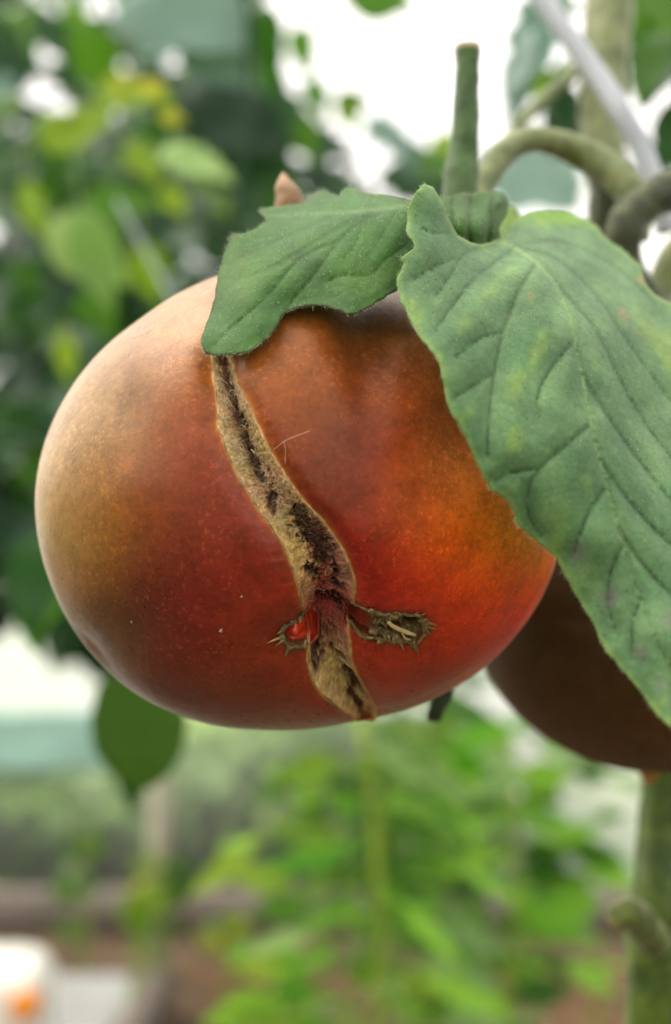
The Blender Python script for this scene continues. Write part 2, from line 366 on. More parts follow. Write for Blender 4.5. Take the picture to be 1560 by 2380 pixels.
# features drawn on the skin, in photo units
CL = [(497,740),(490,790),(489,829),(489,869),(496,931),(500,980),(516,1029),(536,1082),(567,1136),(594,1180),(629,1229),(658,1273),(678,1327),(692,1367),(700,1402),(709,1442),(716,1480),(722,1510),(723,1536),(720,1562),(729,1602),(754,1633),(794,1660),(826,1676),(850,1690)]
CR = [(503,740),(525,790),(536,829),(545,873),(567,918),(589,967),(612,1016),(638,1064),(665,1104),(692,1144),(727,1184),(758,1218),(785,1256),(809,1296),(825,1336),(833,1376),(831,1411),(829,1447),(824,1491),(823,1527),(827,1571),(843,1607),(865,1638),(873,1658),(868,1676),(855,1690)]
def edge_fn(pts):
    c = catmull([(p[1], p[0]) for p in pts], 12); k = np.argsort(c[:, 0]); c = c[k]
    return lambda v: np.interp(v, c[:, 0], c[:, 1])
_eL, _eR = edge_fn(CL), edge_fn(CR)
def eL(v): return _eL(v) + 4.6 * n2(np.asarray(v, float), np.zeros_like(np.asarray(v, float)), 24, 5, 6)
def eR(v): return _eR(v) + 4.2 * n2(np.asarray(v, float), np.zeros_like(np.asarray(v, float)) + 40, 26, 6, 6)
POCKET = [(712,1446),(700,1466),(665,1478),(655,1496),(657,1510),(670,1530),(700,1537),(727,1537),(745,1520),(745,1460)]
CHAN = [(815,1424),(843,1432),(878,1440),(905,1448),(932,1444),(963,1449),(992,1453),(1005,1473),(1006,1490),(985,1512),(950,1515),(905,1512),(887,1508),(856,1508),(838,1497),(815,1488)]
def crack_in(u, v):
    """distance inside the split (positive inside), in photo units"""
    a = (u - eL(v)) * .88; b = (eR(v) - u) * .88; return np.where((v > 735) & (v < 1695), np.minimum(a, b), -60.0)
def poly_in(u, v, poly):
    d, _ = seg_dist(u, v, poly, True); return np.where(in_poly(u, v, poly), d, -d)
def smooth_off(u, v):
    """gentle relief of the skin in metres: grooves between lobes, dimple at the blossom end, skin curling into the split"""
    g1, t1 = seg_dist(u, v, [(872,600),(862,760),(850,950),(835,1150)]); h = -.0024 * np.exp(-(g1 / 80) ** 2) * (1 - sstep(.35, 1, t1))
    g2, t2 = seg_dist(u, v, [(250,760),(290,950),(330,1150)]); h = h - .0012 * np.exp(-(g2 / 70) ** 2) * np.sin(np.clip(t2, 0, 1) * math.pi) ** 2
    g3, t3 = seg_dist(u, v, [(1080,760),(1090,1000),(1040,1250)]); h = h - .0013 * np.exp(-(g3 / 75) ** 2) * np.sin(np.clip(t3, 0, 1) * math.pi) ** 2
    g4, t4 = seg_dist(u, v, [(215,1512),(330,1485),(480,1470)]); h = h - .0012 * np.exp(-(g4 / 65) ** 2) * (1 - sstep(.2, 1, t4))
    dd, _ = seg_dist(u, v, [(660,1505),(820,1480),(1000,1480)]); h = h - .0018 * np.exp(-(dd / 62) ** 2) - .0012 * np.exp(-(dd / 150) ** 2)
    c = crack_in(u, v); h = h - .0017 * np.exp(-(np.minimum(c, 0) / 26) ** 2) * sstep(770, 860, v) * (1 - .75 * sstep(1560, 1680, v))
    return h + .0005 * n2(u, v, 190, 21, 2)
def surf_n(u, v, off=None):
    e = 3.0; p = surf_raw(u, v); a = surf_raw(u + e, v) - surf_raw(u - e, v); b = surf_raw(u, v + e) - surf_raw(u, v - e)
    n = np.cross(b, a); n /= np.linalg.norm(n, axis=-1)[..., None] + 1e-15
    n = np.where((n[..., 1] > 0)[..., None], -n, n)
    return p + n * smooth_off(u, v)[..., None], n
def rot_col(c): return np.asarray(c, float)

tomato = thing('tomato', (TC[0], TC[1], TC[2] - .045), 'large ripening red-orange tomato with a long open corky split down its face', 'tomato')
def build_skin():
    nT = 1150; ph = np.r_[np.linspace(.004, 1.35, 330), np.linspace(1.355, 1.75, 90)[0:], np.linspace(1.78, math.pi - .01, 60)]
    th = np.linspace(-math.pi, math.pi, nT, endpoint=False); TH, PH = np.meshgrid(th, ph)
    V = tom_point(TH, PH)
    a = np.roll(V, -1, 1) - np.roll(V, 1, 1); b = np.gradient(V, axis=0); n = np.cross(a, b); n /= np.linalg.norm(n, axis=-1)[..., None] + 1e-15
    ctr = V - TC; n = np.where(((n * ctr).sum(-1) < 0)[..., None], -n, n)
    u, v = proj(V); face = (n * (V - np.array([0, 0, H]))).sum(-1) < .0015; face &= PH < 1.72
    vd = V - np.array([0, 0, H]); nd = -(n * vd).sum(-1) / np.linalg.norm(vd, axis=-1)
    off = np.where(face, smooth_off(u, v) * sstep(-.02, .16, nd), 0.0)
    c = np.where(face, crack_in(u, v), -99); off = off - .006 * sstep(1.5, 11, c)
    for poly, dep in ((POCKET, .0055), (CHAN, .004)):
        q = np.where(face, poly_in(u, v, poly), -99); off = off - dep * sstep(2, 12, np.minimum(q, 99)) * (1 - sstep(1.5, 11, c))
    W = V + n * off[..., None]
    # ripeness pigment with painted light and shade: olive-gold shoulder, brick flank, scarlet-orange ripe side
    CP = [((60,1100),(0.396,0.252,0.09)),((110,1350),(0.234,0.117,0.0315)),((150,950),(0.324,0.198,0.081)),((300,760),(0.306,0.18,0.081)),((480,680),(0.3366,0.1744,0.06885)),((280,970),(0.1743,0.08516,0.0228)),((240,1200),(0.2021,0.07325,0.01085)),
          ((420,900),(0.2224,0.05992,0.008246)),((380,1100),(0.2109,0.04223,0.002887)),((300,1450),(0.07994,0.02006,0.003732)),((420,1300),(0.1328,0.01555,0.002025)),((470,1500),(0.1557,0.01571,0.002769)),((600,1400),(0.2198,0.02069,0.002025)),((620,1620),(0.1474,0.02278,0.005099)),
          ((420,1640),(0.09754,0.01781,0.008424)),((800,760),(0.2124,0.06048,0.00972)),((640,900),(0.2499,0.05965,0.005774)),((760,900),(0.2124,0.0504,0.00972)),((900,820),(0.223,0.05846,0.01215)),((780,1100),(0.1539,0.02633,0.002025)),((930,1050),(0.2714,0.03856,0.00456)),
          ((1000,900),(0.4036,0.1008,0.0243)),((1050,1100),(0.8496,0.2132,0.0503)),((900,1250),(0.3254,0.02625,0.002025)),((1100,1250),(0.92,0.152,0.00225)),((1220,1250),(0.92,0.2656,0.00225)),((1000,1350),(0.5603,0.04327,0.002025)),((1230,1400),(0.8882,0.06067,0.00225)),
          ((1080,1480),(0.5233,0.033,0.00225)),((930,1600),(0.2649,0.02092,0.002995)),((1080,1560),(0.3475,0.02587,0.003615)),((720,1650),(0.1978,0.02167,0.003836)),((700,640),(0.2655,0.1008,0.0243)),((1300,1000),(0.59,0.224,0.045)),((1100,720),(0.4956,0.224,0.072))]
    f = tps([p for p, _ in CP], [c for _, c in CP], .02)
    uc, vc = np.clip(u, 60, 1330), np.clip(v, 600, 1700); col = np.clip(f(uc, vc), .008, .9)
    if True:
        cm = col.reshape(-1, 3); back = (PH > 1.72).reshape(-1); cm[back] = cm[back] * .5 + np.array([.35, .22, .06]) * .5; col = cm.reshape(col.shape)
    # orange glow of thin skin along the split's lips, tan callus right at the edge
    lip = np.exp(-(np.minimum(c, 0) / 13) ** 2) * (c > -90) * sstep(800, 860, v) * (.55 + .6 * n2(u, v, 70, 91, 2))
    col = col * (1 - .5 * lip[..., None]) + np.array([.48, .14, .015]) * (.5 * lip * (1 - .5 * sstep(1300, 1650, v)))[..., None] + col * (.5 * lip * .5 * sstep(1300, 1650, v))[..., None]
    lip2 = np.exp(-(np.minimum(c, 0) / 3.2) ** 2) * (c > -90)
    col = col * (1 - .8 * lip2[..., None]) + np.array([.58, .34, .10]) * .8 * lip2[..., None]
    # dark green-black cork shading of the tissue round the blossom scars
    for poly in (POCKET, CHAN):
        q = np.where(face, poly_in(u, v, poly), -99); s = np.exp(-(np.minimum(q, 0) / 11) ** 2) * (q > -90) * (1 - lip2) * (c < 2)
        col = col * (1 - .75 * s[..., None]) + np.array([.035, .03, .010]) * .75 * s[..., None]
    nP = len(ph); V2 = W.reshape(-1, 3); C2 = col.reshape(-1, 3)
    V2 = np.vstack([V2, W[0].mean(0), W[-1].mean(0)]); C2 = np.vstack([C2, C2[0], C2[nT * (nP - 1)]])
    j = np.arange(nT); t1 = np.stack([j * 0 + nP * nT, (j + 1) % nT, j], -1); t2 = np.stack([j * 0 + nP * nT + 1, (nP-1)*nT + j, (nP-1)*nT + (j+1) % nT], -1)
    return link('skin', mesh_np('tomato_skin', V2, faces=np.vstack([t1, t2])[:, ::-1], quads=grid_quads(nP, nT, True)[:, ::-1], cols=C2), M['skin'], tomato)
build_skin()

PITS = [([(514,850),(519,880)], 7), ([(530,905),(534,920)], 6), ([(536,938),(545,960)], 12), ([(552,985),(560,1010),(570,1035)], 9), ([(574,1052),(583,1078),(598,1106)], 10), ([(622,1148),(622,1172)], 11), ([(629,1186),(631,1197)], 5),
        ([(700,1183),(703,1215),(730,1235)], 19), ([(732,1238),(748,1270)], 28), ([(765,1292),(760,1310)], 24), ([(722,1340),(735,1352)], 14), ([(790,1340),(795,1350)], 9), ([(790,1385),(806,1392)], 11), ([(755,1432),(800,1450)], 20), ([(815,1460),(820,1475)], 12),
        ([(742,1520),(748,1550),(736,1575)], 20), ([(732,1590),(742,1602),(765,1588)], 6), ([(783,1577),(812,1585)], 7), ([(826,1612),(838,1626)], 16), ([(822,1650),(840,1664)], 7)]
def build_split():
    vv = np.arange(748, 1679, 1.15); ns = 100; s = np.r_[-.06, -.03, np.linspace(0, 1, ns), 1.03, 1.06]
    Lv, Rv = eL(vv), eR(vv); wd = np.maximum(Rv - Lv, 3)
    px = np.where(s < 0, s * 60, np.where(s > 1, (s - 1) * 60, 0))
    U = Lv[:, None] + np.clip(s, 0, 1)[None] * wd[:, None] + px[None]; Vv = np.repeat(vv[:, None], len(s), 1)
    base, n = surf_n(U, Vv)
    e = np.minimum(U - Lv[:, None], Rv[:, None] - U)                   # photo units from the nearer edge
    half = wd[:, None] / 2; k = np.clip(e / half, 0, 1)
    rag = n2(U, Vv, 7, 31, 5); rag2 = n2(U, Vv, 26, 33, 3)
    pit = np.zeros_like(U)
    for poly, r in PITS:
        d, _ = seg_dist(U, Vv, poly); pit = np.maximum(pit, 1 - sstep(-.30, .30, d / r - 1 + .95 * rag + .45 * rag2))
    pit = np.maximum(pit, .6 * sstep(.22, .5, n2(U, Vv, 15, 35, 4)) * sstep(.25, .6, k)); pit *= sstep(4, 10, e)
    openL = np.exp(-((Vv - 1492) / 40.0) ** 6) * (U < (Lv + Rv)[:, None] / 2); openR = np.exp(-((Vv - 1462) / 34.0) ** 6) * (U > (Lv + Rv)[:, None] / 2); opn = np.maximum(openL, openR)
    lip = np.interp(e + 1.6 * n2(U, Vv, 18, 37, 3), [-4, -2, 0, 2.5, 5, 9, 16], [-.00035, -.00005, .00004, .00004, -.0002, -.0008, -.0012]) + .00022 * n2(U, Vv, 13, 38, 3) * (1 - sstep(4, 9, e)) * (e > -1)
    h = lip - .0021 * sstep(6, 44, e) - .0004 * sstep(0, 1, k) + .00055 * rag * sstep(3, 9, e) + .0007 * rag2 * sstep(4, 12, e) - .0015 * pit
    h = h - .0012 * np.exp(-((Vv - 1480) / 60) ** 2) * sstep(4, 20, e)
    h *= (1 - .6 * sstep(1600, 1675, Vv)); h = h - .0016 * opn * (1 - sstep(6, 26, e))
    # ragged step where the pale left wall ends over the brown cavity
    rl, _ = seg_dist(U, Vv, [(690,1150),(668,1240),(690,1300),(700,1330)])
    W = base + n * h[..., None]
    tanL = np.array([[760,.50,.38,.20],[880,.52,.40,.22],[1000,.47,.40,.19],[1080,.42,.37,.14],[1150,.44,.30,.16],[1210,.42,.34,.12],[1320,.42,.34,.11],[1400,.30,.17,.07],[1450,.24,.05,.03],[1510,.38,.10,.07],[1560,.38,.29,.12],[1620,.46,.38,.15],[1680,.42,.34,.16]])
    tanR = np.array([[760,.48,.36,.19],[900,.50,.37,.20],[1020,.40,.36,.12],[1090,.44,.31,.17],[1160,.40,.31,.13],[1230,.28,.17,.09],[1300,.24,.13,.08],[1380,.26,.14,.09],[1440,.28,.06,.045],[1500,.28,.08,.06],[1560,.34,.25,.12],[1640,.36,.29,.13],[1680,.36,.26,.14]])
    mid = np.array([[760,.32,.22,.12],[900,.28,.18,.10],[1020,.26,.20,.10],[1150,.36,.22,.12],[1200,.36,.29,.10],[1260,.22,.13,.07],[1340,.15,.05,.028],[1400,.22,.055,.035],[1450,.32,.05,.032],[1500,.36,.07,.05],[1560,.26,.16,.08],[1600,.42,.37,.12],[1650,.42,.36,.13],[1680,.34,.25,.13]])
    def T(tab): return np.stack([np.interp(Vv, tab[:, 0], tab[:, j]) for j in (1, 2, 3)], -1)
    sc = np.clip((U - Lv[:, None]) / wd[:, None], 0, 1); jig = .12 * rag2
    wl = 1 - sstep(.18, .42, sc + jig); wr = sstep(.60, .82, sc + jig)
    wl = np.where((Vv > 1190) & (Vv < 1345), 1 - sstep(.36, .44, sc + .16 * rag2 + .12 * rag - .002 * np.clip(Vv - 1300, 0, 60)), wl)
    col = T(mid) * (1 - wl - wr).clip(0)[..., None] + T(tanL) * wl[..., None] + T(tanR) * np.minimum(wr, 1 - wl)[..., None]
    col = col * np.array([1.20, 1.06, 1.22])
    fib = n2(U * 2.2, Vv, 6, 41, 3); col = col * (1 + .5 * fib[..., None] + .35 * rag[..., None] + .3 * rag2[..., None])
    micro = sstep(.05, .45, n2(U, Vv, 6, 47, 3)) * sstep(4, 12, e); col = col * (1 - .32 * micro[..., None]) * np.array([1.12, 1.02, .92]); h = h
    green = sstep(.2, .6, n2(U, Vv, 40, 44, 2)) * (1 - sstep(1240, 1300, Vv)) * .22
    col = col * (1 - green[..., None]) + np.array([.32, .34, .10]) * green[..., None]
    dkc = np.where((Vv < 1200)[..., None], np.array([.095, .06, .048]), np.where((Vv < 1420)[..., None], np.array([.085, .034, .022]), np.array([.065, .020, .014])))
    dkc = dkc * (1 + .8 * rag[..., None] + .4 * fib[..., None]); pm = (pit * .93)[..., None]
    col = col * (1 - pm) + dkc * pm
    rim = ((1 - sstep(1.8, 5.5, e + 2.5 * rag)) * (.7 + .5 * rag2).clip(.2, 1) * (1 - .92 * opn))[..., None] * .85;
    om = (openL * (1 - sstep(10, 34, e)))[..., None] * .8; col = col * (1 - om) + np.array([.50, .085, .05]) * om; rimc = np.array([.46, .31, .14]) * (1 - .30 * sstep(1200, 1500, Vv))[..., None]
    col = col * (1 - rim) + rimc * rim
    return link('split_scar', mesh_np('split_scar', W.reshape(-1, 3), quads=grid_quads(len(vv), len(s))[:, ::-1], cols=col.reshape(-1, 3)), M['scar'], tomato)
build_split()

def strands(name, segs, rad, cols, mat, parent, ns=4):
    V, Q, C = [], [], []; o = 0
    for (path, r, c) in zip(segs, rad, cols):
        v, q, t, al = tube(path, r, ns, False); V.append(v); Q.append(q + o); C.append(np.tile(c, (len(v), 1))); o += len(v)
    ob = link(name, mesh_np(name, np.vstack(V), quads=np.vstack(Q), cols=np.vstack(C)), mat, parent); return ob
def build_fibres():
    segs, rad, cols = [], [], []
    n = 1000; v0 = RNG.uniform(830, 1660, n); s0 = RNG.uniform(.06, .94, n)
    v0 = np.where(RNG.random(n) < .55, RNG.uniform(860, 1240, n), v0)
    ang = RNG.normal(0, 1.0, n); L = RNG.uniform(7, 24, n)
    for k in range(n):
        t = np.linspace(-.5, .5, 5); l, r = eL(v0[k]), eR(v0[k]); u0 = l + s0[k] * (r - l)
        u = u0 + L[k] * t * math.cos(ang[k]) + RNG.normal(0, .8, 5); v = v0[k] + L[k] * t * math.sin(ang[k]) + RNG.normal(0, .8, 5)
        u = np.clip(u, l + 3, r - 3); segs.append((u, v))
    U = np.array([s[0] for s in segs]); Vv = np.array([s[1] for s in segs]); b, nn = surf_n(U, Vv)
    e = np.minimum(U - eL(Vv), eR(Vv) - U); hh = np.interp(e, [0, 5, 9, 16, 40], [.0001, -.0002, -.0006, -.0009, -.0022]) + RNG.uniform(.0001, .0011, (n, 1)) * np.array([.2, .8, 1, .8, .2])[None]
    W = b + nn * hh[..., None]
    for k in range(n):
        rad.append(np.array([.000014, .000036, .00004, .000036, .000014]) * RNG.uniform(.7, 1.4)); f = sstep(1230, 1420, v0[k]) * (1 - sstep(1540, 1580, v0[k]))
        c = np.array([.56, .46, .27]) * (1 - f) + np.array([.30, .14, .08]) * f; pd = min(seg_dist(np.array(U[k, 2]), np.array(Vv[k, 2]), pl)[0] / r_ for pl, r_ in PITS); g = 1 - float(sstep(.8, 1.3, pd)); c = c * (1 - g) + np.array([.20, .12, .07]) * g; cols.append(c * RNG.uniform(.7, 1.2))
    o = strands('scar_fibres', list(W), rad, cols, M['fibre'], tomato, 3); o['kind'] = 'stuff'
build_fibres()

def build_flakes():
    # torn corky flakes of skin along both lips
    rng = np.random.default_rng(77); V, T, C = [], [], []; o = 0
    for k in range(170):
        v = rng.uniform(835, 1655); left = rng.random() < .5
        if (left and 1440 < v < 1540) or (not left and 1420 < v < 1495): continue
        f = eL if left else eR; sg = 1 if left else -1; ln = rng.uniform(4, 15); wdt = rng.uniform(1.5, 6.5); u0 = float(f(np.array(v))) - sg * rng.uniform(.5, 3)
        uu = np.array([float(f(np.array(v - ln))) - sg * 1.5, u0 + sg * wdt * .4, float(f(np.array(v + ln))) - sg * 1.5, u0 + sg * wdt * rng.uniform(.6, 1.3)]); vv = np.array([v - ln, v - ln * .2, v + ln, v + ln * rng.uniform(-.5, .5)])
        b, n = surf_n(uu, vv); W = b + n * np.array([.00003, .00012, .00003, rng.uniform(.0001, .00035)])[:, None]
        V.append(W); T += [(o, o+1, o+3), (o+1, o+2, o+3), (o, o+2, o+1)]; o += 4; c = np.array([.50, .33, .15]) * rng.uniform(.6, 1.15) * (1 - .3 * float(sstep(1250, 1500, v))); C.append(np.tile(c, (4, 1)))
    ob = link('lip_flakes', mesh_np('lip_flakes', np.vstack(V), faces=np.array(T), cols=np.vstack(C), smooth=False), M['scar'], tomato); ob['kind'] = 'stuff'
build_flakes()
def patch_mesh(poly, step, hfun, cfun, grow=0):
    p = np.array(poly); u = np.arange(p[:, 0].min() - 6, p[:, 0].max() + 6, step); v = np.arange(p[:, 1].min() - 6, p[:, 1].max() + 6, step)
    U, Vv = np.meshgrid(u, v); b, n = surf_n(U, Vv); q = poly_in(U, Vv, poly)
    W = b + n * hfun(U, Vv, q)[..., None]; C = cfun(U, Vv, q)
    Q = grid_quads(len(v), len(u))[:, ::-1]; ok = (q.ravel() > -5 - grow); Q = Q[ok[Q].all(1)]
    idx = np.full(U.size, -1); used = np.unique(Q); idx[used] = np.arange(len(used))
    return W.reshape(-1, 3)[used], idx[Q], C.reshape(-1, 3)[used]
def crust_mesh(path_uv, rad, spikes, seed, closed=False, slen=(10, 24), inward=False, center=None):
    """knobbly tube of cork lying on the skin with thorny points"""
    rng = np.random.default_rng(seed); c = catmull(path_uv, 14, closed); c = c + np.stack([n2(c[:, 0], c[:, 1], 9, seed), n2(c[:, 0], c[:, 1] + 99, 9, seed)], -1) * 4
    b, n = surf_n(c[:, 0], c[:, 1]); pth = b + n * (.0001 + .0003 * n2(c[:, 0], c[:, 1], 14, seed + 3))[:, None]
    r = rad * (1 + .5 * n2(c[:, 0], c[:, 1], 8, seed + 5)) * np.minimum(1, .35 + np.minimum(np.arange(len(c)), np.arange(len(c))[::-1]) / 10)
    V, Q, T, al = tube(pth, r, 9, True, .5, 0, seed, 1400); Vs, Ts, Cs = [V], [T], [np.array([.17, .115, .05]) * (1 + 1.0 * fbm(V * 900, 3, seed))[:, None]]; o = len(V)
    for k in range(spikes):
        i = rng.integers(2, len(c) - 2); d2 = c[i] - (np.asarray(center) if center is not None else c.mean(0)); d2 = d2 / (np.hypot(*d2) + 1e-6)
        a = rng.normal(0, .6); d2 = np.array([d2[0]*math.cos(a) - d2[1]*math.sin(a), d2[0]*math.sin(a) + d2[1]*math.cos(a)])
        if rng.random() < .25: d2 = -d2
        L = rng.uniform(*slen); q = c[i] + d2 * L; qb, qn = surf_n(np.array([q[0]]), np.array([q[1]])); tip = qb[0] + qn[0] * rng.uniform(.0003, .0013)
        root = pth[i]; ax = tip - root; x = np.cross(ax, n[i]); x /= np.linalg.norm(x) + 1e-12; y = np.cross(x, ax); y /= np.linalg.norm(y) + 1e-12
        w_ = rng.uniform(.00026, .00055); mid = root + ax * .45 + n[i] * rng.uniform(0, .0002)
        ring = lambda ctr, w: [ctr + x*w, ctr + y*w*.7, ctr - x*w, ctr - y*w*.7]
        vv = np.array(ring(root, w_ * 1.5) + ring(mid, w_ * .6) + [tip]); tt = []
        for j in range(4):
            j2 = (j+1) % 4; tt += [(j, j2, 4+j2), (j, 4+j2, 4+j), (4+j, 4+j2, 8)]
        Vs.append(vv); Ts.append(np.array(tt) + o); o += 9; sh = rng.uniform(.8, 1.4)
        Cs.append(np.vstack([np.tile([.18, .13, .06], (4, 1)) * .7, np.tile([.22, .15, .07], (4, 1)), [[.36, .27, .13]]]) * sh)
    return np.vstack(Vs), Q, np.vstack(Ts), np.vstack(Cs)
def build_scars():
    # left pocket with wet pulp
    def hf(u, v, q): return -.0024 * sstep(-3, 14, q) + .0024 * np.exp(-(((u - 690) / 25) ** 2 + ((v - 1506) / 20) ** 2)) * sstep(4, 14, q)
    def cf(u, v, q):
        r = np.hypot((u - 706) * .8, v - 1488); st = n2(np.arctan2(v - 1470, u - 716) * 60, r * .3, 8, 71)
        base = np.array([.62, .045, .015]) * (1 + .35 * st[..., None]); dk = (1 - sstep(2, 10, q))[..., None] * .8
        return base * (1 - dk) + np.array([.09, .012, .008]) * dk
    V, Q, C = patch_mesh(POCKET, 1.6, hf, cf); link('seed_pulp', mesh_np('seed_pulp', V, quads=Q, cols=C), M['pulp'], tomato)
    # right-hand zip scar: floor
    hole = lambda u, v: np.exp(-(((u - 974) / 19) ** 4 + ((v - 1470) / 12) ** 4))
    gap = lambda u, v: np.exp(-(((u - 936) / 16) ** 4 + ((v - 1486) / 9) ** 4))
    flesh = lambda u, v: 1 - sstep(868, 892, u + 8 * n2(u, v, 12, 80))
    def hf(u, v, q):
        cr = 1 - flesh(u, v); return -.0012 * sstep(-3, 8, q) - .0012 * flesh(u, v) * sstep(0, 10, q) + cr * (.0009 * n2(u, v, 12, 81, 4) + .0007) * sstep(0, 6, q) - .0045 * hole(u, v) - .002 * gap(u, v)
    def cf(u, v, q):
        k = n2(u, v, 11, 83, 4); c = np.array([.15, .10, .045]) * (1 + 1.1 * k[..., None]); f = flesh(u, v)[..., None]
        c = c * (1 - f) + np.array([.30, .035, .018]) * (1 + .3 * k[..., None]) * f; h_ = hole(u, v)[..., None]; g_ = gap(u, v)[..., None]
        c = c * (1 - h_) + np.array([.03, .008, .005]) * h_; c = c * (1 - g_) + np.array([.16, .03, .012]) * g_
        return c
    V, Q, C = patch_mesh(CHAN, 1.5, hf, cf); link('zip_scar', mesh_np('zip_scar', V, quads=Q, cols=C), M['crust'], tomato)
    for name, path, rad, sp, seed, cen in (
            ('cork_rim', [(712,1442),(702,1462),(682,1472),(665,1478),(655,1494),(656,1510),(668,1530),(684,1533),(700,1540),(722,1537)], .00026, 9, 101, (700,1505)),
            ('cork_rim', [(826,1420),(843,1431),(878,1438),(905,1446),(932,1443),(963,1448),(994,1452),(1007,1473),(1010,1492),(987,1514),(950,1516),(905,1512),(887,1508),(856,1508),(838,1497),(827,1482)], .00030, 24, 102, (925,1480)),
            ('cork_crust', [(880,1470),(900,1462),(920,1452),(945,1452)], .00055, 10, 103, (910,1480)), ('cork_crust', [(870,1496),(895,1490),(915,1498),(945,1508),(985,1503)], .00060, 14, 104, (925,1470)),
            ('cork_crust', [(996,1458),(1003,1475),(1000,1496)], .00050, 6, 105, (960,1480))):
        V, Q, T, C = crust_mesh(path, rad, sp, seed, False, (7, 26), center=cen); link(name, mesh_np(name, V, faces=T, quads=Q, cols=C, smooth=False), M['crust'], tomato)
    # long thorn points at both ends
    for (a, b_) in (((660,1506),(618,1513)), ((1006,1478),(1028,1481))):
        c = np.linspace(a, b_, 6); bb, nn = surf_n(c[:, 0], c[:, 1]); V, Q, T, al = tube(bb + nn * .0003, np.linspace(.00038, .00003, 6), 7, True, .3, 0, 9, 1500)
        link('thorn', mesh_np('thorn', V, faces=T, quads=Q, cols=np.array([.42, .33, .16]) * (.6 + .6 * al)[:, None]), M['crust'], tomato)
    # straw-coloured sliver lying over the zip scar
    c = catmull([(912,1459),(921,1470),(945,1483),(978,1494)], 6); bb, nn = surf_n(c[:, 0], c[:, 1])
    V, Q, T, al = tube(bb + nn * .0010, np.interp(np.linspace(0, 1, len(c)), [0, .15, .8, 1], [.0001, .00034, .00040, .0002]), 7, True, .25, 0, 4, 900)
    link('dry_sliver', mesh_np('dry_sliver', V, faces=T, quads=Q, cols=np.tile([.58, .42, .20], (len(V), 1))), M['fibre'], tomato)
    c = catmull([(944,1484),(952,1500),(966,1505)], 5); bb, nn = surf_n(c[:, 0], c[:, 1]); V, Q, T, al = tube(bb + nn * .0009, .00016, 6, True)
    link('dry_sliver', mesh_np('dry_sliver_fork', V, faces=T, quads=Q, cols=np.tile([.50, .36, .17], (len(V), 1))), M['fibre'], tomato)
    # fine gossamer thread and specks on the skin
    for pts in ([(634,1042),(672,1022),(720,1004)], [(660,1026),(664,1050),(662,1078)]):
        c = catmull(pts, 6); bb, nn = surf_n(c[:, 0], c[:, 1]); V, Q, T, al = tube(bb + nn * .0005, .000026, 5, True)
        link('thread', mesh_np('thread', V, faces=T, quads=Q, cols=np.tile([.66, .52, .40], (len(V), 1))), M['fibre'], tomato)
    for (u, v, r) in ((511,1470,4.5), (301,1450,2.6), (560,1390,2.4)):
        bb, nn = surf_n(np.array([u, u + r*.6, u + r]), np.array([v, v - r, v + r * .4])); V, Q, T, al = tube(bb + nn * .0001, [.0002, .0003, .0001], 6, True, .5, 0, 3, 2000)
        link('fleck', mesh_np('fleck', V, faces=T, quads=Q, cols=np.tile([.5, .33, .24], (len(V), 1))), M['crust'], tomato)
    # pale dry abrasions on the shoulder
    for (cu, cv, ru, rv, ang, seed) in ((336,766,36,12,-.52,61), (462,672,26,7,-.25,62)):
        t = np.linspace(0, 2*math.pi, 26, endpoint=False); r = 1 + .22 * n2(np.cos(t) * 30, np.sin(t) * 30, 18, seed); x, y = ru * r * np.cos(t), rv * r * np.sin(t)
        pg = np.stack([cu + x * math.cos(ang) - y * math.sin(ang), cv + x * math.sin(ang) + y * math.cos(ang)], -1)
        V, Q, C = patch_mesh(pg, 2.0, lambda u, v, q: -.0001 + .00016 * sstep(-3.5, 1.5, q) - .00004 * sstep(2, 8, q), lambda u, v, q: np.array([.27, .165, .085]) * (1 + .35 * n2(u, v, 7, seed)[..., None]))
        link('abrasion', mesh_np('abrasion', V, quads=Q, cols=C), M['skin'], tomato)
build_scars()

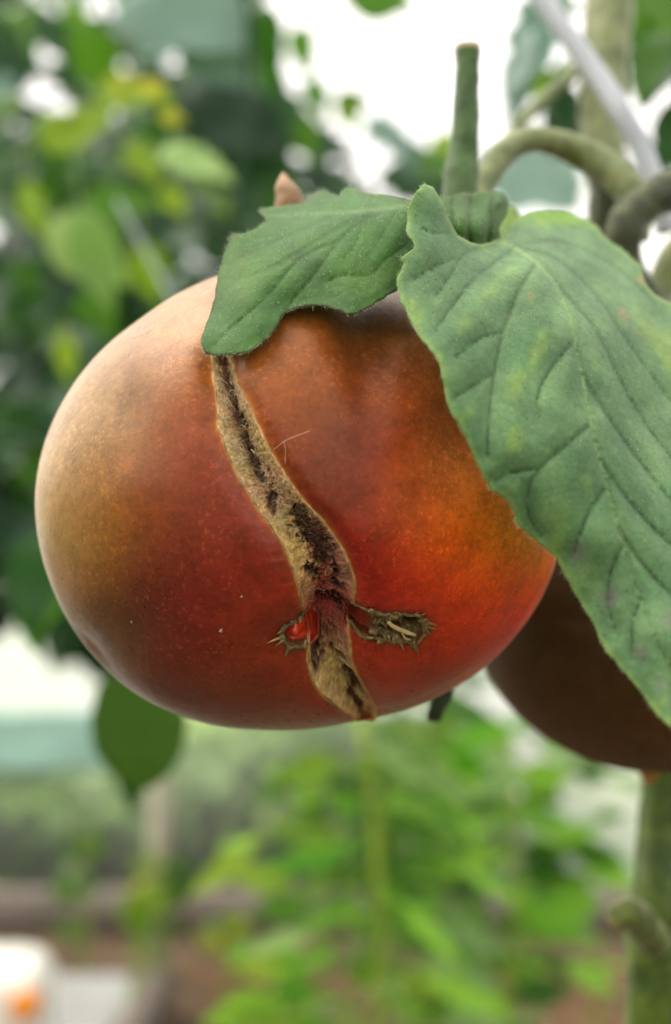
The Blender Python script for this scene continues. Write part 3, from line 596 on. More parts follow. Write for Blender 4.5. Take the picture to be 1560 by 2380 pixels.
# ------------------------------------------------------------------ the plant: near leaves and stems
def leaf_surface(outline, depth_pts, veins, step, colfun, rng_seed=0, jag=2.0, sub=6, amp=.0009, groove=.0005, thick=.00028, vw=1.0):
    o = catmull(outline, sub, True); L = np.r_[0, np.cumsum(np.hypot(*np.diff(o, axis=0).T))]
    nrm = np.stack([-np.gradient(o[:, 1]), np.gradient(o[:, 0])], -1); nrm /= np.linalg.norm(nrm, axis=1)[:, None] + 1e-9
    o = o + nrm * (jag * (n2(L, L * 0, 16, rng_seed, 3) * 1.6))[:, None]
    rng = np.random.default_rng(rng_seed); u = np.arange(o[:, 0].min(), o[:, 0].max(), step); v = np.arange(o[:, 1].min(), o[:, 1].max(), step)
    U, Vv = np.meshgrid(u, v); U = U + rng.uniform(-.3, .3, U.shape) * step; Vv = Vv + rng.uniform(-.3, .3, U.shape) * step
    ins = in_poly(U, Vv, o); U, Vv = U[ins], Vv[ins]; d, _ = seg_dist(U, Vv, o[::2], True); k = d > step * .55; U, Vv = U[k], Vv[k]
    pts = np.vstack([o, np.stack([U, Vv], -1)]); n = len(o)
    res = delaunay_2d_cdt([Vector(p) for p in pts], [(i, (i+1) % n) for i in range(n)], [list(range(n))], 1, 1e-4)
    q = np.array([tuple(p) for p in res[0]]); tris = np.array([f for f in res[2] if len(f) == 3])
    u, v = q[:, 0], q[:, 1]; Y = tps([p[:2] for p in depth_pts], [p[2] for p in depth_pts], 1e-4)(u, v)
    dv = np.full(len(u), 1e9); vmask = np.zeros(len(u)); vm = np.zeros(len(u)); 
    for (poly, wd, main) in veins:
        dd, t = seg_dist(u, v, catmull(poly, 6)); w_ = wd * vw * (1 - .6 * t); g = np.exp(-(dd / w_) ** 2)
        vmask = np.maximum(vmask, g * (1 if main else .8)); vm = np.maximum(vm, (g if main else 0)); dv = np.minimum(dv, dd)
    ed, _ = seg_dist(u, v, o[::2], True)
    h = amp * (1 - np.exp(-dv / 42)) * (.6 + .4 * sstep(0, 30, ed)) - groove * vmask + .00016 * n2(u, v, 45, rng_seed + 2, 3) + .00007 * n2(u, v, 14, rng_seed + 4, 2)
    h = h + .0007 * n2(u, v, 60, rng_seed + 9, 2) * (1 - sstep(0, 30, ed))          # frilled margin
    W = P(u, v, Y - h)
    C = colfun(u, v, dv, vmask, vm, ed)
    # winding towards the camera
    a, b, c = W[tris[:, 0]], W[tris[:, 1]], W[tris[:, 2]]; nn = np.cross(b - a, c - a); fl = (nn * (a - np.array([0, 0, H]))).sum(1) > 0
    tris[fl] = tris[fl][:, ::-1]
    return W, tris, C, thick
def add_leaf(name, args, parent, mat, label=None):
    W, T, C, th = args; o = link(name, mesh_np(name, W, faces=T, cols=C), mat, parent)
    s = o.modifiers.new('thickness', 'SOLIDIFY'); s.thickness = th; s.offset = -1
    if label: o['label'] = label
    return o
plant = thing('tomato_plant', P(1500, 1200, .30)[:2].tolist() + [0.0], 'tomato plant with thick hairy stems and grey-green leaves draped over the split fruit', 'plant')

def leaf_cols(dark, light, edge, seed, ribs=(.30, .44, .20), vdark=.45):
    dark, light, edge, ribs = map(np.array, (dark, light, edge, ribs))
    def f(u, v, dv, vm, main, ed):
        k = sstep(-.5, .5, n2(u, v, 90, seed, 4)); c = dark * (1 - k[:, None]) + light * k[:, None]
        c = c * (1 - vdark * np.clip(vm - main, 0, 1)[:, None]); c = c * (1 - .8 * main[:, None]) + ribs * .8 * main[:, None]
        e = (1 - sstep(0, 16, ed))[:, None] * .6; c = c * (1 - e) + edge * e
        return c * (1 + .10 * n2(u, v, 7, seed + 3, 2)[:, None])
    return f

# leaflet draped over the top of the fruit
L1 = [(960,470),(915,458),(880,452),(850,446),(815,436),(797,444),(788,454),(765,448),(748,443),(720,454),(697,472),(655,478),(604,489),(622,512),(605,525),(572,541),(540,544),(528,570),(518,596),(508,640),(500,680),(488,730),(470,778),(471,808),(485,822),(540,823),(580,815),(622,786),(645,755),(664,727),(700,714),(740,711),(785,720),(818,730),(858,712),(900,687),(935,668),(985,640),(1010,560),(1000,490)]
V1 = [([(1000,470),(945,477),(850,489),(760,494),(690,498),(615,500)], 9, True), ([(905,485),(845,512),(790,560),(730,640),(680,700),(640,760)], 8, False), ([(870,490),(760,545),(690,590),(620,625),(545,655)], 8, False),
      ([(790,495),(700,535),(620,570),(560,600)], 7, False), ([(790,560),(700,600),(620,690),(540,760),(500,800)], 7, False), ([(970,480),(950,560),(900,600),(860,640),(800,640),(760,655)], 6, False),
      ([(930,480),(880,560),(850,600)], 5, False), ([(1000,500),(985,570),(950,620)], 5, False), ([(700,600),(640,620),(590,640)], 4, False), ([(840,515),(830,560),(800,600)], 4, False)]
D1 = [(1000,480,.212),(950,475,.2065),(850,489,.2045),(740,496,.2075),(615,500,.2135),(880,452,.2155),(815,437,.220),(748,443,.2205),(697,472,.2175),(604,489,.2165),(540,545,.2095),(505,640,.2035),(488,730,.1965),(470,790,.1900),(490,822,.1878),(580,814,.1866),(650,745,.1892),(665,725,.1915),(740,712,.1905),(818,730,.1860),(900,688,.1895),(935,668,.1935),(1000,600,.2020),
      (620,620,.1975),(700,610,.1955),(800,600,.1925),(900,580,.1960),(560,700,.1925),(700,540,.2015),(850,530,.1990),(600,560,.2060)]
def c1(u, v, dv, vm, main, ed):
    c = leaf_cols((.040, .125, .022), (.072, .19, .036), (.07, .16, .02), 201, (.17, .29, .10), .3)(u, v, dv, vm, main, ed)
    yl = np.exp(-(((u - 555) / 45) ** 2 + ((v - 640) / 70) ** 2)) + .8 * np.exp(-(((u - 880) / 90) ** 2 + ((v - 650) / 40) ** 2)); c = c * (1 - .45 * yl[:, None].clip(0, 1)) + np.array([.13, .24, .025]) * .45 * yl[:, None].clip(0, 1)
    br = (1 - sstep(1, 5, ed)) * sstep(.05, .3, n2(u, v, 40, 77, 2) + .35 * (v > 660) + .3 * ((u < 560) & (v < 620))); br = br[:, None]
    return c * (1 - .75 * br) + np.array([.10, .06, .035]) * .75 * br
add_leaf('leaf', leaf_surface(L1, D1, V1, 5.0, c1, 5, 1.9, amp=.0006, groove=.00028, vw=.62), plant, M['leaf'], 'small matt green leaf with browned edge lying over the top of the split tomato')

# big leaf hanging in front at the right
L2 = [(988,430),(972,440),(956,466),(948,500),(946,535),(958,560),(964,572),(944,590),(934,602),(940,612),(924,640),(928,675),(936,702),(958,745),(970,772),(1000,808),(1020,840),(1031,880),(1040,930),(1060,970),(1080,1010),(1098,1050),(1120,1100),(1146,1140),(1182,1166),(1196,1196),(1202,1216),(1236,1250),(1290,1295),(1312,1335),(1340,1385),(1380,1450),(1402,1500),(1440,1550),(1482,1600),(1530,1662),(1575,1700),(1640,1735),(1720,1760),(1770,1720),
      (1785,1600),(1780,1400),(1760,1200),(1720,1000),(1660,830),(1600,745),(1560,705),(1530,690),(1496,650),(1494,622),(1470,600),(1450,580),(1412,555),(1382,520),(1342,502),(1290,491),(1240,493),(1205,508),(1180,535),(1165,553),(1140,563),(1110,566),(1078,556),(1058,536),(1042,500),(1030,470),(1010,440)]
V2 = [([(1150,562),(1190,572),(1240,605),(1290,660),(1325,750),(1350,860),(1378,1000),(1412,1130),(1448,1260),(1480,1370),(1522,1480),(1590,1600),(1680,1720)], 6, True),
      ([(1245,610),(1205,680),(1170,770),(1148,870),(1135,980),(1132,1060)], 11, False), ([(1190,580),(1110,640),(1060,700),(1010,770)], 9, False), ([(1150,570),(1080,590),(1040,650),(1010,690)], 9, False),
      ([(1335,790),(1280,860),(1250,920),(1255,980)], 9, False), ([(1375,985),(1310,1040),(1255,1090),(1228,1140),(1230,1200),(1260,1245)], 10, False), ([(1412,1130),(1375,1180),(1350,1240),(1330,1300)], 8, False), ([(1450,1265),(1420,1330),(1415,1400),(1430,1470)], 8, False),
      ([(1190,572),(1290,600),(1380,680),(1450,780),(1520,880),(1600,980)], 10, False), ([(1290,655),(1380,760),(1440,880),(1510,1000),(1620,1130)], 9, False), ([(1352,870),(1420,980),(1500,1090),(1600,1210),(1680,1300)], 10, False),
      ([(1395,1070),(1450,1150),(1530,1240),(1640,1340)], 9, False), ([(1440,1235),(1500,1320),(1590,1410),(1680,1480)], 9, False), ([(1200,570),(1300,560),(1400,600),(1480,660),(1540,730)], 8, False),
      ([(1170,770),(1110,790),(1060,830)], 6, False), ([(1148,870),(1095,900),(1050,930)], 6, False), ([(1255,1090),(1190,1100),(1150,1120)], 5, False), ([(1060,600),(1010,620),(960,650)], 6, False), ([(1040,540),(1000,540),(970,520)], 6, False), ([(1490,1395),(1470,1450),(1470,1530)], 7, False)]
D2 = [(988,432,.1985),(950,500,.1955),(960,570,.1905),(930,640,.1870),(930,680,.1850),(970,770,.1800),(1020,840,.1765),(1040,930,.1740),(1080,1010,.1735),(1120,1100,.1745),(1190,1190,.1765),(1290,1295,.1790),(1380,1450,.1760),(1480,1600,.1700),(1575,1700,.1650),(1720,1760,.1580),
      (1785,1600,.1640),(1780,1400,.1780),(1760,1200,.1920),(1720,1000,.2060),(1660,830,.2170),(1560,705,.2260),(1495,640,.2300),(1412,555,.2380),(1342,502,.2420),(1290,491,.2400),(1240,493,.2330),(1180,535,.2200),(1110,566,.2070),(1058,536,.2020),(1030,470,.2005),
      (1240,605,.2040),(1325,750,.1930),(1378,1000,.1825),(1448,1260,.1760),(1522,1480,.1700),(1200,720,.1915),(1150,900,.1795),(1230,1000,.1775),(1280,1150,.1765),(1350,1250,.1755),(1100,680,.1900),(1040,650,.1900),(1010,560,.1930),(1450,750,.2080),(1500,950,.1970),(1560,1150,.1860),(1600,1350,.1770),(1350,620,.2160)]
def c2(u, v, dv, vm, main, ed):
    c = leaf_cols((.098, .210, .085), (.175, .315, .135), (.26, .41, .10), 211, (.29, .44, .16), .48)(u, v, dv, vm, main, ed)
    y = sstep(.05, .5, n2(u, v, 60, 213, 3)) * sstep(18, 55, dv) * .55 + .5 * np.exp(-(((u - 1270) / 70) ** 2 + ((v - 1330) / 150) ** 2)) * sstep(10, 40, dv); y = (1.25 * y).clip(0, .85)[:, None]
    c = c * (1 - y) + np.array([.27, .41, .095]) * y
    yg = np.exp(-(((u - 1310) / 85) ** 2 + ((v - 498) / 22) ** 2)); c = c * (1 - .8 * yg[:, None]) + np.array([.22, .42, .005]) * .9 * yg[:, None]  # backlight through the curled top edge, painted in as yellow-green
    for (a, b, r, s) in ((1418,1388,20,.75),(1345,1275,20,.55),(1340,1300,12,.4),(1490,1515,17,.6),(1535,1590,14,.6),(1555,1440,20,.5),(1300,880,9,.3)):
        g = np.exp(-(((u - a) / r) ** 2 + ((v - b) / (r * 1.2)) ** 2) ** 1.5 ) * s * (1 + .5 * n2(u, v, 12, 9, 2)); g = g.clip(0, 1)[:, None]; c = c * (1 - g) + np.array([.19, .18, .17]) * g
    for (a, b, r) in ((1232,690,7),(1178,735,4),(1445,725,9),(1455,740,7),(1490,650,10)):
        g = np.exp(-(((u - a) / r) ** 2 + ((v - b) / r) ** 2)) * .8; g = g[:, None]; c = c * (1 - g) + np.array([.42, .26, .12]) * g
    return c
add_leaf('leaf', leaf_surface(L2, D2, V2, 6.0, c2, 15, 2.6, amp=.0014, groove=.00048, vw=.55), plant, M['leaf'], 'big grey-green mottled leaf hanging down past the right side of the split tomato')

# puckered leaf base between the two
L3 = [(1015,475),(1030,461),(1070,451),(1100,450),(1130,446),(1170,450),(1182,478),(1176,505),(1162,530),(1160,570),(1120,600),(1060,600),(1020,560)]
D3 = [(1015,475,.2120),(1070,451,.2180),(1085,500,.2100),(1110,480,.2190),(1130,446,.2230),(1140,520,.2130),(1182,478,.2260),(1160,570,.2180),(1090,600,.2110),(1020,560,.2080),(1160,470,.2180)]
V3 = [([(1095,450),(1092,500),(1090,580)], 8, False), ([(1145,450),(1140,520),(1130,580)], 8, False), ([(1050,460),(1055,530),(1070,590)], 7, False)]
add_leaf('leaf', leaf_surface(L3, D3, V3, 5.0, leaf_cols((.05, .13, .025), (.085, .19, .04), (.11, .20, .05), 221), 25, 1.4, amp=.002, groove=.001), plant, M['leaf'], 'small puckered leaf base standing behind the big leaf')
L3b = [(1160,520),(1185,480),(1205,495),(1212,520),(1190,545),(1165,565)]
add_leaf('leaf', leaf_surface(L3b, [(1160,520,.236),(1205,495,.240),(1190,545,.234),(1165,565,.23)], [([(1165,560),(1200,500)], 5, False)], 7.0, leaf_cols((.16, .30, .05), (.22, .36, .07), (.22, .36, .08), 231), 26, 1.0), plant, M['leaf'], 'small bright green leaf tip beside the puckered leaf base')

def stem(name, pts, Y, rad_px, c0, c1, seed=0, ns=20, noise=.17, sub=8, parent=plant, endcol=None, label=None, ridges=0):
    pts = np.array(pts, float); Ys = np.broadcast_to(np.asarray(Y, float), (len(pts),)); p3 = P(pts[:, 0], pts[:, 1], Ys); r3 = np.broadcast_to(np.asarray(rad_px, float), (len(pts),)) / F * Ys
    c = catmull(np.hstack([p3, r3[:, None]]), sub); V, Q, T, al = tube(c[:, :3], c[:, 3], ns, True, noise, ridges, seed, 260)
    k = sstep(-.4, .4, fbm(V * 240, 3, seed + 2))[:, None]; C = np.array(c0) * (1 - k) + np.array(c1) * k
    if endcol is not None:
        e = sstep(.90, .94, al + .012 * fbm(V * 500, 2, seed))[:, None]; C = C * (1 - e) + np.array(endcol) * e
    o = link(name, mesh_np(name, V, faces=T, quads=Q, cols=C), M['stem'], parent)
    if label: o['label'] = label
    return o
GD, GL = (.03, .07, .016), (.06, .12, .03); OD, OL = (.09, .12, .035), (.17, .20, .075)
stem('stem_stub', [(1066,520),(1070,447),(1075,370),(1080,290),(1084,220),(1087,160),(1088,128),(1088,106)], .246, [46,43,37,32,28,27,30,28], GD, GL, 301, endcol=(.50, .34, .22), label='upright dark green stub with a dry tan cut end')
stem('fruit_stalk', [(1108,470),(1130,415),(1168,360),(1215,330),(1262,325),(1325,343),(1395,380),(1448,425),(1475,480),(1478,560)], [.258,.262,.266,.27,.272,.275,.275,.272,.27,.27], [30,30,31,30,29,32,36,38,36,32], OD, OL, 302)
stem('fruit_stalk', [(1620,425),(1570,440),(1510,465),(1462,510),(1448,570),(1470,650),(1520,720)], [.275,.272,.27,.268,.268,.272,.278], [44,46,46,44,42,38,36], (.025,.034,.010), (.07,.078,.026), 303)
stem('fruit_stalk', [(1640,540),(1580,580),(1545,640),(1535,720),(1540,800)], .30, [34,34,32,32,32], OD, OL, 304)
stem('fruit_stalk', [(1405,395),(1410,440),(1400,500),(1390,570)], .285, [40,36,34,34], (.02,.035,.01), (.05,.07,.02), 312)
stem('main_stem', [(1425,-120),(1418,0),(1408,120),(1402,230),(1400,330),(1420,420),(1450,520)], [.36,.355,.35,.345,.34,.335,.33], [56,55,54,52,50,48,46], (.09,.115,.035), (.17,.20,.075), 305, ridges=7)
stem('side_shoot', [(1170,345),(1205,295),(1260,235),(1320,180),(1380,130)], [.33,.33,.335,.34,.345], [13,14,16,18,20], (.10,.14,.05), (.18,.22,.09), 306)
stem('main_stem', [(1560,1740),(1545,1840),(1536,1980),(1529,2080),(1524,2160),(1519,2300),(1514,2520)], [.315,.31,.305,.30,.30,.30,.302], [52,52,53,56,62,63,64], (.034,.065,.004), (.09,.14,.014), 307, ridges=5, label='thick ribbed green stem rising below the dark second tomato')
stem('leaf_stub', [(1520,2190),(1498,2150),(1472,2124),(1446,2126),(1430,2150)], [.290,.284,.280,.279,.279], [40,38,35,31,25], (.06,.085,.012), (.13,.16,.03), 308, noise=.3, endcol=(.24,.15,.06), label='knobbly stub of a removed leaf stalk on the lower stem')
stem('dry_sepal', [(672,500),(670,465),(662,430),(658,402)], .236, [26,30,20,3], (.22,.13,.06), (.40,.26,.14), 310, noise=.3, label='dry brown pointed sepal behind the draped leaf')
stem('dry_sepal', [(664,500),(680,455),(692,470),(700,500)], .238, [12,14,10,6], (.24,.15,.08), (.40,.27,.15), 313, noise=.3)
stem('sepal', [(1040,1560),(1028,1610),(1014,1650),(1008,1674)], .248, [20,24,20,15], (.012,.022,.010), (.03,.05,.02), 311, noise=.2, label='dark green sepal tip poking out below the split tomato')
def rod(name, pts, Y, rpx, mat, label, cat, base=None):
    pts = np.array(pts, float); Ys = np.broadcast_to(np.asarray(Y, float), (len(pts),)); p3 = P(pts[:, 0], pts[:, 1], Ys)
    c = catmull(p3, 8); V, Q, T, al = tube(c, rpx / F * Ys.mean(), 16, True); return tag(link(name, mesh_np(name, V, faces=T, quads=Q), mat), label, cat)
rod('support_rod', [(1150,-200),(1200,-110),(1262,0),(1330,95),(1392,180),(1445,262),(1490,345),(1525,440),(1550,540)], [.335,.33,.325,.32,.315,.31,.308,.306,.306], 25, M['grey'], 'smooth silver-grey curved support rod crossing the thick upper stem', 'rod')

# short pale hairs along leaf margins, ribs and the stub
def hairs(ob, count, L, seed, outer=True):
    me = ob.data; n = len(me.vertices); co = np.empty(n * 3, np.float32); me.vertices.foreach_get('co', co); co = co.reshape(-1, 3).astype(float)
    no = np.empty(n * 3, np.float32); me.vertices.foreach_get('normal', no); no = no.reshape(-1, 3).astype(float); rng = np.random.default_rng(seed)
    if outer:
        ed = np.empty(len(me.edges) * 2, np.int32); me.edges.foreach_get('vertices', ed); ed = ed.reshape(-1, 2); lp = np.empty(len(me.loops), np.int32); me.loops.foreach_get('edge_index', lp); bd = np.bincount(lp, minlength=len(ed)) == 1
        idx = np.unique(ed[bd]); cand = rng.choice(idx, int(count * .6)); cand = np.r_[cand, rng.integers(0, n, count - len(cand))]; ctr = co.mean(0)
    else: cand = rng.integers(0, n, count); idx = np.array([], int)
    isb = np.isin(cand, idx); P0 = co[cand]; D = no[cand] + rng.normal(0, .35, (count, 3))
    if outer: out = P0 - ctr; out[:, 1] = 0; out /= np.linalg.norm(out, axis=1)[:, None] + 1e-9; D = np.where(isb[:, None], out * 1.2 + rng.normal(0, .45, (count, 3)), D)
    D /= np.linalg.norm(D, axis=1)[:, None]; ln = rng.uniform(.4, 1.0, count)[:, None] * L; bend = rng.normal(0, .25, (count, 3))
    P1 = P0 + D * ln * .55; P2 = P0 + (D + bend) * ln; x = np.cross(D, rng.normal(0, 1, (count, 3))); x /= np.linalg.norm(x, axis=1)[:, None] + 1e-9; y = np.cross(D, x); V, Q = [], []
    for c, r in ((P0, 1.6e-5), (P1, 1.2e-5), (P2, .4e-5)):
        for k in range(3): V.append(c + (x * math.cos(k * 2.094) + y * math.sin(k * 2.094)) * r)
    V = np.stack(V, 1).reshape(-1, 3); b = np.arange(count)[:, None] * 9
    for r in (0, 3):
        for k in range(3): Q.append(np.concatenate([b + r + k, b + r + (k+1) % 3, b + r + 3 + (k+1) % 3, b + r + 3 + k], 1))
    o = bpy.data.objects.new('hairs', mesh_np('hairs', V, quads=np.vstack(Q), cols=np.tile([.62, .70, .52], (len(V), 1)))); COL.objects.link(o); o.data.materials.append(M['fibre']); o.parent = ob; o['kind'] = 'stuff'
for ob in list(plant.children):
    if ob.name.split('.')[0] == 'leaf': hairs(ob, 900 if len(ob.data.vertices) > 3000 else 200, .0008, 3)
    elif ob.name.startswith('stem_stub'): hairs(ob, 1100, .0010, 4, False)
    elif ob.name.startswith('fruit_stalk'): hairs(ob, 900, .0013, 5, False)

# second tomato behind, the shade on it painted into its dark skin colour
def tomato2():
    ctr = P(1500, 1418, .283); R = .0372
    t = thing('tomato', (ctr[0], ctr[1], ctr[2] - R), 'tomato behind the big leaf with its shade painted in as dark olive-brown skin', 'tomato')
    th = np.linspace(0, 2*math.pi, 160, endpoint=False); ph = np.linspace(.01, math.pi - .01, 90); TH, PH = np.meshgrid(th, ph)
    lob = 1 + .035 * np.cos(5 * TH + .6) * np.sin(PH) ** .7 * (.35 + .65 * (np.cos(PH) > 0)) ; r = R * (1.0 + .06 * np.sin(PH)) * lob
    V = np.stack([r * np.sin(PH) * np.cos(TH) * 1.06, r * np.sin(PH) * np.sin(TH), R * 1.0 * np.cos(PH) - .004 * np.exp(-(PH / .35) ** 2)], -1)
    E = np.array(Euler((.10, .12, 0)).to_matrix()); V = V @ E.T + ctr
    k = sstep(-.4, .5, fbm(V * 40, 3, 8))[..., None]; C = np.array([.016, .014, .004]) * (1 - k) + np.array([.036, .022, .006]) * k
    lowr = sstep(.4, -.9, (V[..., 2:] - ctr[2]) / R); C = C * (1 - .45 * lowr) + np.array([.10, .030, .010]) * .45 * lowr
    V = np.vstack([V.reshape(-1, 3), V[0].mean(0), V[-1].mean(0)]); C = np.vstack([C.reshape(-1, 3), C[0, :1], C[-1, :1]]); n = 90 * 160; j = np.arange(160)
    t1 = np.stack([j*0 + n, j, (j+1) % 160], -1); t2 = np.stack([j*0 + n + 1, 89*160 + (j+1) % 160, 89*160 + j], -1)
    link('skin', mesh_np('skin_painted_shade', V, faces=np.vstack([t1, t2]), quads=grid_quads(90, 160, True)[:, ::1], cols=C), M['skin2'], t)
    tip = P(1508, 1800, .283); Vt, Q, T, al = tube(np.array([tip + [0, 0, .004], tip, tip - [.0004, 0, .0022]]), [.0018, .0022, .0006], 9, True, .4, 0, 3, 600)
    link('blossom_tip', mesh_np('blossom_tip', Vt, faces=T, quads=Q, cols=np.tile([.40, .20, .07], (len(Vt), 1))), M['crust'], t)
tomato2()

# ------------------------------------------------------------------ background plants
def far_leaf(kind):
    """flat-bladed leaf along +X from the stalk, folded on the midrib, about 40 triangles"""
    if kind == 'cucumber': prof = [(0,0),(-.10,.22),(.02,.42),(.22,.40),(.34,.50),(.50,.44),(.60,.30),(.78,.24),(1.0,0)]
    elif kind == 'tomato': prof = [(0,0),(.06,.14),(.16,.30),(.26,.22),(.38,.34),(.50,.22),(.62,.25),(.74,.13),(.86,.12),(1.0,0)]
    elif kind == 'round': prof = [(0,0),(.05,.20),(.20,.35),(.45,.41),(.68,.37),(.86,.25),(.96,.11),(1.0,0)]
    elif kind == 'narrow': prof = [(0,0),(.10,.05),(.25,.12),(.42,.15),(.60,.12),(.78,.07),(.92,.03),(1.0,0)]
    elif kind == 'pepper': prof = [(0,0),(.10,.08),(.25,.19),(.42,.24),(.60,.20),(.78,.11),(.92,.04),(1.0,0)]
    else: prof = [(0,0),(.08,.16),(.25,.30),(.45,.33),(.65,.25),(.85,.11),(1.0,0)]
    v, f = [], []
    zc = lambda x, y: -.22 * x * x + .18 * abs(y) - .35 * y * y + .03 * math.sin(9 * x + 4 * y)
    spine = []
    for (x, y) in prof: spine.append(len(v)); v.append((max(x, 0), 0, zc(max(x, 0), 0)))
    for s in (1, -1):
        e = [spine[0]]; mids = [spine[0]]
        for (x, y) in prof[1:-1]: mids.append(len(v)); v.append((max(x, 0) * .98 + x * .02, s * y * .5, zc(x, y * .5)))
        mids.append(spine[-1])
        for (x, y) in prof[1:-1]: e.append(len(v)); v.append((x, s * y, zc(x, y)))
        e.append(spine[-1])
        for k in range(len(prof) - 1):
            for A, B in ((spine, mids), (mids, e)):
                quad = [A[k], A[k+1], B[k+1], B[k]]; q = []
                [q.append(i) for i in quad if i not in q]
                if len(q) >= 3: f.append(q if s == 1 else q[::-1])
    b = len(v); w_ = .018
    v += [(0, w_, .0), (0, 0, w_), (0, -w_, 0), (0, 0, -w_), (-.55, w_, -.12), (-.55, 0, w_ - .12), (-.55, -w_, -.12), (-.55, 0, -w_ - .12)]
    f += [[b + k, b + (k+1) % 4, b + 4 + (k+1) % 4, b + 4 + k] for k in range(4)]
    me = bpy.data.meshes.new('blade_' + kind); me.from_pydata(v, [], f); me.update(); me.polygons.foreach_set('use_smooth', [True] * len(me.polygons)); return me
BL = {}
def blade(kind, mat):
    k = (kind, mat)
    if k not in BL: BL[k] = far_leaf(kind); BL[k].materials.append(M[mat])
    return BL[k]
def put_leaf(parent, kind, mat, pos, size, aim, roll=0.0, face=(0, -.75, .65)):
    """aim: direction the tip points to; roll turns the blade about it"""
    o = bpy.data.objects.new('leaf', blade(kind, mat)); COL.objects.link(o); o.parent = parent
    x = Vector(aim).normalized(); z = Vector(face); z = (z - z.dot(x) * x).normalized(); y = z.cross(x); o.rotation_mode = 'QUATERNION'
    o.rotation_quaternion = Matrix((x, y, z)).transposed().to_quaternion() @ Euler((roll, 0, 0)).to_quaternion(); o.location = Vector(pos) - Vector(parent.location); o.scale = (size, size, size); return o
def far_stem(parent, pts, r, mat, name='stem'):
    c = catmull(pts, 5); V, Q, T, al = tube(c, np.linspace(r, r * .7, len(c)), 8, True, .1, 0, 1, 60); return link(name, mesh_np(name, V, faces=T, quads=Q), M[mat], parent)

# climbing plants at the upper left
GAPS = [(75,120,34),(250,40,26),(590,470,60),(640,335,36),(95,190,22),(20,520,30),(10,850,24),(20,1310,30),(110,1330,34),(480,50,40),(185,725,18)]
def vine(uc, Y0, seed, n, label, urange, vrange, mats, kinds=('cucumber', 'tomato'), size=(.07, .13)):
    rng = random.Random(seed); base = P(uc, 1190, Y0); xl = float(P(-190, 1190, Y0)[0]); t = thing('climbing_plant', (xl, base[1], 0), label, 'plant', 'climbing plants behind the split tomato')
    far_stem(t, [(xl, Y0, 0), (xl + .02, Y0 + .02, .5), (xl - .01, Y0, 1.0), (xl + .08, Y0, 1.2), (base[0], Y0 + .01, 1.28), (base[0] + .06, Y0 + .03, 1.05), (base[0] + .03, Y0 + .03, .8)], .003, 'dark'); k = 0; tries = 0
    while k < n and tries < 6000:
        tries += 1; u = rng.uniform(*urange); v = rng.uniform(*vrange); Y = Y0 + rng.uniform(-.12, .25)
        sz = rng.uniform(*size)
        if any(math.hypot(u - a, v - b) < r + .22 * sz * F / Y for a, b, r in GAPS): continue
        if u > 560 and v < 420 and rng.random() < .8: continue
        if u > 640 and v < 640 and rng.random() < .6: continue
        p = P(u, v, Y); aim = (rng.uniform(-.8, .8), rng.uniform(-.8, .3), rng.uniform(-1.0, .15))
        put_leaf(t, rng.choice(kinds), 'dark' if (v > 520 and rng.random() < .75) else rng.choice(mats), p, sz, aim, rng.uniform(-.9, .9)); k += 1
    return t
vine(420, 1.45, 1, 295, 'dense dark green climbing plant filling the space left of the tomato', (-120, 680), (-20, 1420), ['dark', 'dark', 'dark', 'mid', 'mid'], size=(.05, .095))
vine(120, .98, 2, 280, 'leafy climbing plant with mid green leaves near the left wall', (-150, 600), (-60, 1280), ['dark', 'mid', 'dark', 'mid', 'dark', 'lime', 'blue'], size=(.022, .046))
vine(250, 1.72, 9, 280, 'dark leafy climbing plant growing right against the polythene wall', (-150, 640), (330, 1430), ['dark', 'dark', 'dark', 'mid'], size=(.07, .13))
v3 = vine(330, .70, 3, 6, 'climbing plant with yellowing leaf tips and long pale hanging leaves', (60, 420), (300, 800), ['mid', 'pale'], size=(.04, .06))
for (u, v, Y, s, kind, mat, aim, roll) in [
        (190,480,.68,.062,'pepper','pale',(.25,-.1,-1),.3), (120,510,.70,.060,'oval','pale',(.7,-.2,-.6),.5), (90,330,.72,.045,'tomato','lime',(.9,-.1,.35),.6), (230,215,.74,.040,'tomato','lime',(1,-.1,.0),.4), (250,195,.74,.020,'oval','yellow',(1,-.1,.1),.5), (320,200,.70,.018,'oval','yellow',(1,0,-.1),.5), (350,220,.72,.016,'oval','lime',(1,0,-.3),.8), (180,250,.72,.02,'oval','yellow',(-1,0,-.5),.5), (130,290,.72,.018,'oval','lime',(-1,0,-.6),.5),
        (370,265,.72,.016,'oval','yellow',(1,0,-.2),.6), (400,360,.72,.018,'oval','lime',(1,0,.1),.7), (300,330,.75,.034,'tomato','lime',(.5,-.2,-.7),.3), (330,560,.75,.04,'oval','lime',(.2,0,-1),.4), (380,430,.76,.024,'oval','lime',(.4,0,-.6),.4),
        (60,420,.74,.035,'oval','lime',(.2,0,-1),.6), (150,760,.74,.035,'pepper','lime',(0,0,-1),.3), (250,250,.78,.035,'tomato','lime',(-.6,-.2,-.5),-.3), (180,640,.8,.05,'oval','mid',(.5,-.2,-.8),.2)]:
    put_leaf(v3, kind, mat, P(u, v, Y), s, aim, roll)
